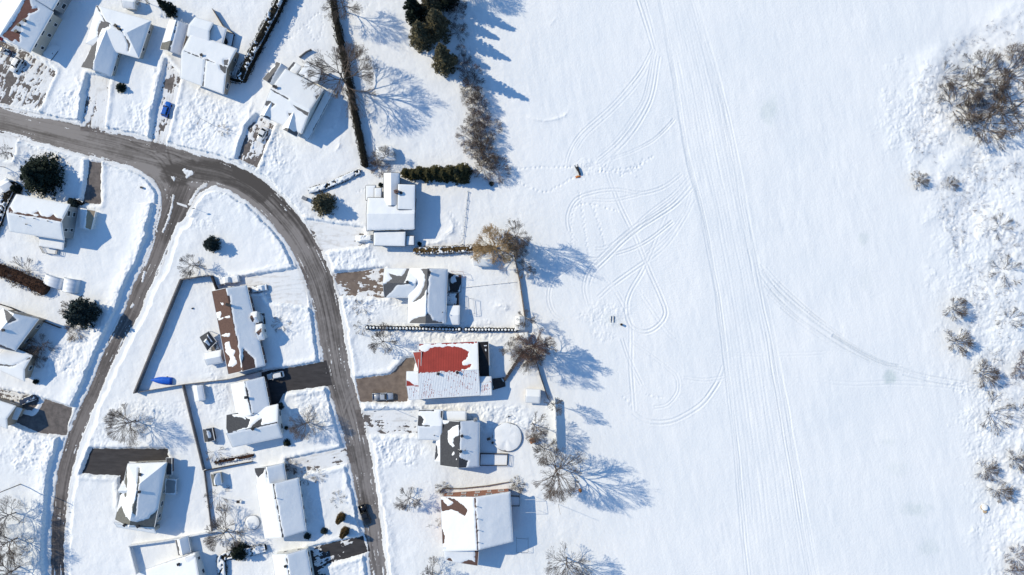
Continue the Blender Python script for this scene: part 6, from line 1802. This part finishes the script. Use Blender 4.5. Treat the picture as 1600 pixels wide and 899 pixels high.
def ring_thing(px, py, r, label):
    x, y = w2(px, py); root = thing('trampoline', label, 'trampoline', (x, y, .45))
    b = MB(); n = 32
    for k in range(n):
        t0, t1 = 2 * math.pi * k / n, 2 * math.pi * (k + 1) / n
        b.bar((x + math.cos(t0) * r, y + math.sin(t0) * r, .92), (x + math.cos(t1) * r, y + math.sin(t1) * r, .92), .07)
    b.build('ring', M['metal'], root)
    b = MB(); disc(b, x, y, r * .97, .88, 28, .03); b.build('snow_cover', M['roofsnow'], root, True)
    for k in range(6):
        t = 2 * math.pi * k / 6; b = MB(); b.tube((x + math.cos(t) * r, y + math.sin(t) * r, .1), (x + math.cos(t) * r, y + math.sin(t) * r, .92), .03, n=6); b.build('leg', M['metal'], root)
ring_thing(396, 815, 2.1, 'snow filled trampoline ring on the lawn of the white gabled house')

def pole(label, px, py, h, r=.14, lamp=None, mt='wood', cat='pole', name='utility_pole', arm=True, arm_az=0.0):
    x, y = w2(px, py); g = max(0, gz(px, py)) - .2
    root = thing(name, label, cat, (x, y, g))
    b = MB(); b.tube((x, y, g - .2), (x, y, g + h), r, r * .7, 8); b.build('shaft', M[mt], root)
    if lamp:
        dx, dy = math.cos(arm_az) * 1.6, math.sin(arm_az) * 1.6
        b = MB(); b.bar((x, y, g + h - .1), (x + dx, y + dy, g + h + .15), .07); b.build('arm', M['metal'], root)
        b = MB(); b.box((x + dx, y + dy, g + h + .08), (.6, .28, .14), arm_az); b.build('lamp_head', M['metal'], root)
    elif arm:
        dx, dy = math.cos(arm_az) * 1.1, math.sin(arm_az) * 1.1
        b = MB(); b.bar((x - dx, y - dy, g + h - .5), (x + dx, y + dy, g + h - .5), .1); b.build('crossarm', M[mt], root)
        for s in (-.85, 0, .85):
            b = MB(); b.tube((x + dx * s, y + dy * s, g + h - .45), (x + dx * s, y + dy * s, g + h - .2), .05, .07, 6); b.build('insulator', M['trim'], root)
    return (x, y, g + h)
pole('wooden utility pole with a long thin shadow at the lower left', 34, 756, 11.5, .15, arm_az=1.3)
pole('street lamp by the top street between the blue car and the white sedan driveways', 335, 197, 8.5, .06, lamp=1, mt='metal', cat='street lamp', name='street_lamp', arm_az=-2.0)
pole('thin pole beside the street next to the charcoal roofed house driveway', 603, 634, 6.5, .07, lamp=1, mt='metal_dark', cat='street lamp', name='street_lamp', arm_az=3.3)
pole('lone thin pole at the field edge below the large radial tree', 872, 787, 9.0, .05, mt='wood', cat='pole', arm=False, name='thin_pole')
pole('thin pole beside the white shed at the field edge', 798, 660, 6.5, .05, mt='metal', arm=False, cat='pole', name='thin_pole')

def small(name, label, cat, px, py, parts, rot=0.0, lift=None):
    x, y = w2(px, py); g = max(0, gz(px, py)) - .08 if lift is None else lift
    root = thing(name, label, cat, (x, y, g)); root.rotation_euler = (0, 0, rot); root['_local'] = 1
    for pn, mt, items in parts:
        b = MB()
        for it in items:
            if it[0] == 'b': b.box(*it[1:])
            elif it[0] == 't': b.tube(*it[1:])
            elif it[0] == 'r': b.bar(*it[1:])
        b.build(pn, M[mt], root)
    return root
small('street_sign', 'small street sign on a post at the inside of the road fork', 'sign', 310, 328, [('post', 'metal', [('t', (0, 0, 0), (0, 0, 2.6), .04)]), ('sign_panel', 'metal_dark', [('b', (0, 0, 2.0), (.75, .05, .55))])], .4)
small('utility_box', 'grey utility cabinet in the snow left of the pine at the road bend', 'utility box', 478, 311, [('cabinet', 'metal', [('b', (0, 0, 0), (1.3, .9, 1.1))]), ('lid', 'metal', [('b', (0, 0, 1.1), (1.42, 1.02, .08))])], -.5)
small('ice_fishing_machine', 'dark snowmobile parked on the trampled snow of the open field', 'snowmobile', 903, 267, [('body', 'metal_dark', [('b', (.5, 0, .35), (1.2, .8, .5), 0, .6), ('b', (-.5, 0, .3), (1.5, .5, .4))]), ('seat', 'black_roof', [('b', (-.35, 0, .7), (1.2, .36, .2))]), ('ski', 'metal_dark', [('b', (1.1, .4, .1), (1.2, .14, .08)), ('b', (1.1, -.4, .1), (1.2, .14, .08))]), ('track', 'rubber', [('b', (-.5, 0, .05), (1.9, .45, .3))])], math.radians(112)).name = 'snowmobile'
small('sled', 'small orange brown sled lying below the snowmobile', 'sled', 903, 277, [('deck', 'orange', [('b', (0, 0, .1), (1.4, .5, .12)), ('b', (-.1, .1, .22), (.5, .5, .25))]), ('runner', 'metal_dark', [('b', (0, .25, 0), (1.6, .06, .1)), ('b', (0, -.25, 0), (1.6, .06, .1))])], .2)
small('barrel', 'small dark brown barrel by the trampled pit near the loop tracks', 'barrel', 970, 507, [('drum', 'wood', [('t', (0, 0, 0), (0, 0, .9), .32, .32, 12)]), ('lid', 'metal_dark', [('t', (0, 0, .9), (0, 0, .95), .34, .34, 12)])])
small('log_rack', 'pair of dark short poles lying in the trampled pit near the loop tracks', 'log rack', 956, 499, [('log', 'wood_dark', [('r', (-.35, -.9, .15), (-.3, .9, .15), .16)]), ('log', 'wood_dark', [('r', (.45, -.9, .15), (.5, .9, .15), .16)])])
small('playhouse', 'tiny tan wooden playhouse at the right of the round pool', 'playhouse', 832, 687, [('wall', 'wood_tan', [('b', (0, 0, 0), (1.3, 1.1, 1.2))]), ('roof', 'orange', [('b', (0, 0, 1.2), (1.6, 1.4, .4), 0, .55)]), ('door', 'wood_dark', [('b', (0, -.56, 0), (.5, .04, .9))])], .3)
small('hay_bale', 'golden brown drum standing at the field edge under the large radial tree', 'drum', 906, 765, [('drum', 'orange', [('t', (0, 0, 0), (0, 0, 1.2), .5, .42, 14)]), ('band', 'wood', [('t', (0, 0, .4), (0, 0, .5), .52, .52, 14)])]).name = 'barrel'
small('mailbox', 'small dark box on the smooth corner lawn left of the side street', 'box', 224, 294, [('box', 'metal', [('b', (0, 0, 0), (.55, .45, .7))]), ('lid', 'metal_dark', [('b', (0, 0, .7), (.62, .5, .06))])])
small('rock', 'small dark stone lying inside the triangular yard', 'stone', 302, 482, [('stone', 'metal_dark', [('b', (0, 0, 0), (.5, .35, .45), .5, .6)]), ('chip', 'metal_dark', [('b', (.3, .1, 0), (.25, .2, .25), .2, .6)])])
small('garden_bench', 'snow sprinkled dark garden table set beside the white gabled house', 'garden table', 375, 782, [('top', 'wood_dark', [('b', (0, 0, .9), (.9, .8, .08))]), ('leg', 'wood_dark', [('b', (.35, .3, 0), (.08, .08, .9))]), ('leg', 'wood_dark', [('b', (-.35, -.3, 0), (.08, .08, .9))])]).name = 'garden_table'
small('barbecue', 'covered dark barbecue on the deck beside the round pool', 'barbecue', 764, 684, [('hood', 'metal_dark', [('b', (0, 0, .8), (1.1, .6, .5), 0, .8)]), ('cart', 'metal_dark', [('b', (0, 0, 0), (.9, .5, .8))])], .2, 1.1)
small('patio_heap', 'dark covered patio chair at the deck edge by the round pool', 'chair', 770, 690, [('seat', 'metal_dark', [('b', (0, 0, .4), (.6, .6, .12))]), ('back', 'metal_dark', [('b', (-.28, 0, .5), (.08, .6, .6))]), ('leg', 'metal_dark', [('b', (.2, .2, 0), (.06, .06, .4))]), ('leg', 'metal_dark', [('b', (.2, -.2, 0), (.06, .06, .4))])], .5, 1.1).name = 'patio_chair'
small('satellite_stand', 'little weather vane on thin legs left of the brick sided house', 'weather vane', 672, 818, [('mast', 'metal_dark', [('t', (0, 0, 0), (0, 0, 1.9), .03)]), ('arm', 'metal_dark', [('r', (-1.0, 0, 1.8), (1.0, 0, 1.8), .06), ('r', (0, -.5, 1.8), (0, .5, 1.8), .06)])], .3).name = 'weather_vane'
small('hummock_rock', 'snow crowned boulder on the right bank near the bottom', 'boulder', 1534, 792, [('stone', 'tan', [('t', (0, 0, 0), (0, 0, .6), .8, .7, 11), ('t', (.5, -1.1, 0), (.4, -1.0, .5), .7, .4, 9)]), ('snow_cap', 'roofsnow', [('t', (0, .2, .75), (0, .25, 1.0), .9, .7, 16), ('t', (0, .25, 0.99), (0, .3, 1.12), .7, .25, 16)])]).name = 'boulder'
small('swing', 'small blue metal swing in the snow above the round pool', 'swing', 795, 650, [('frame', 'metal', [('r', (-.9, 0, 0), (-.4, 0, 1.5), .07), ('r', (.9, 0, 0), (.4, 0, 1.5), .07), ('r', (-.4, 0, 1.5), (.4, 0, 1.5), .07)]), ('seat', 'metal_dark', [('b', (0, 0, .4), (.5, .3, .06))])], .4)
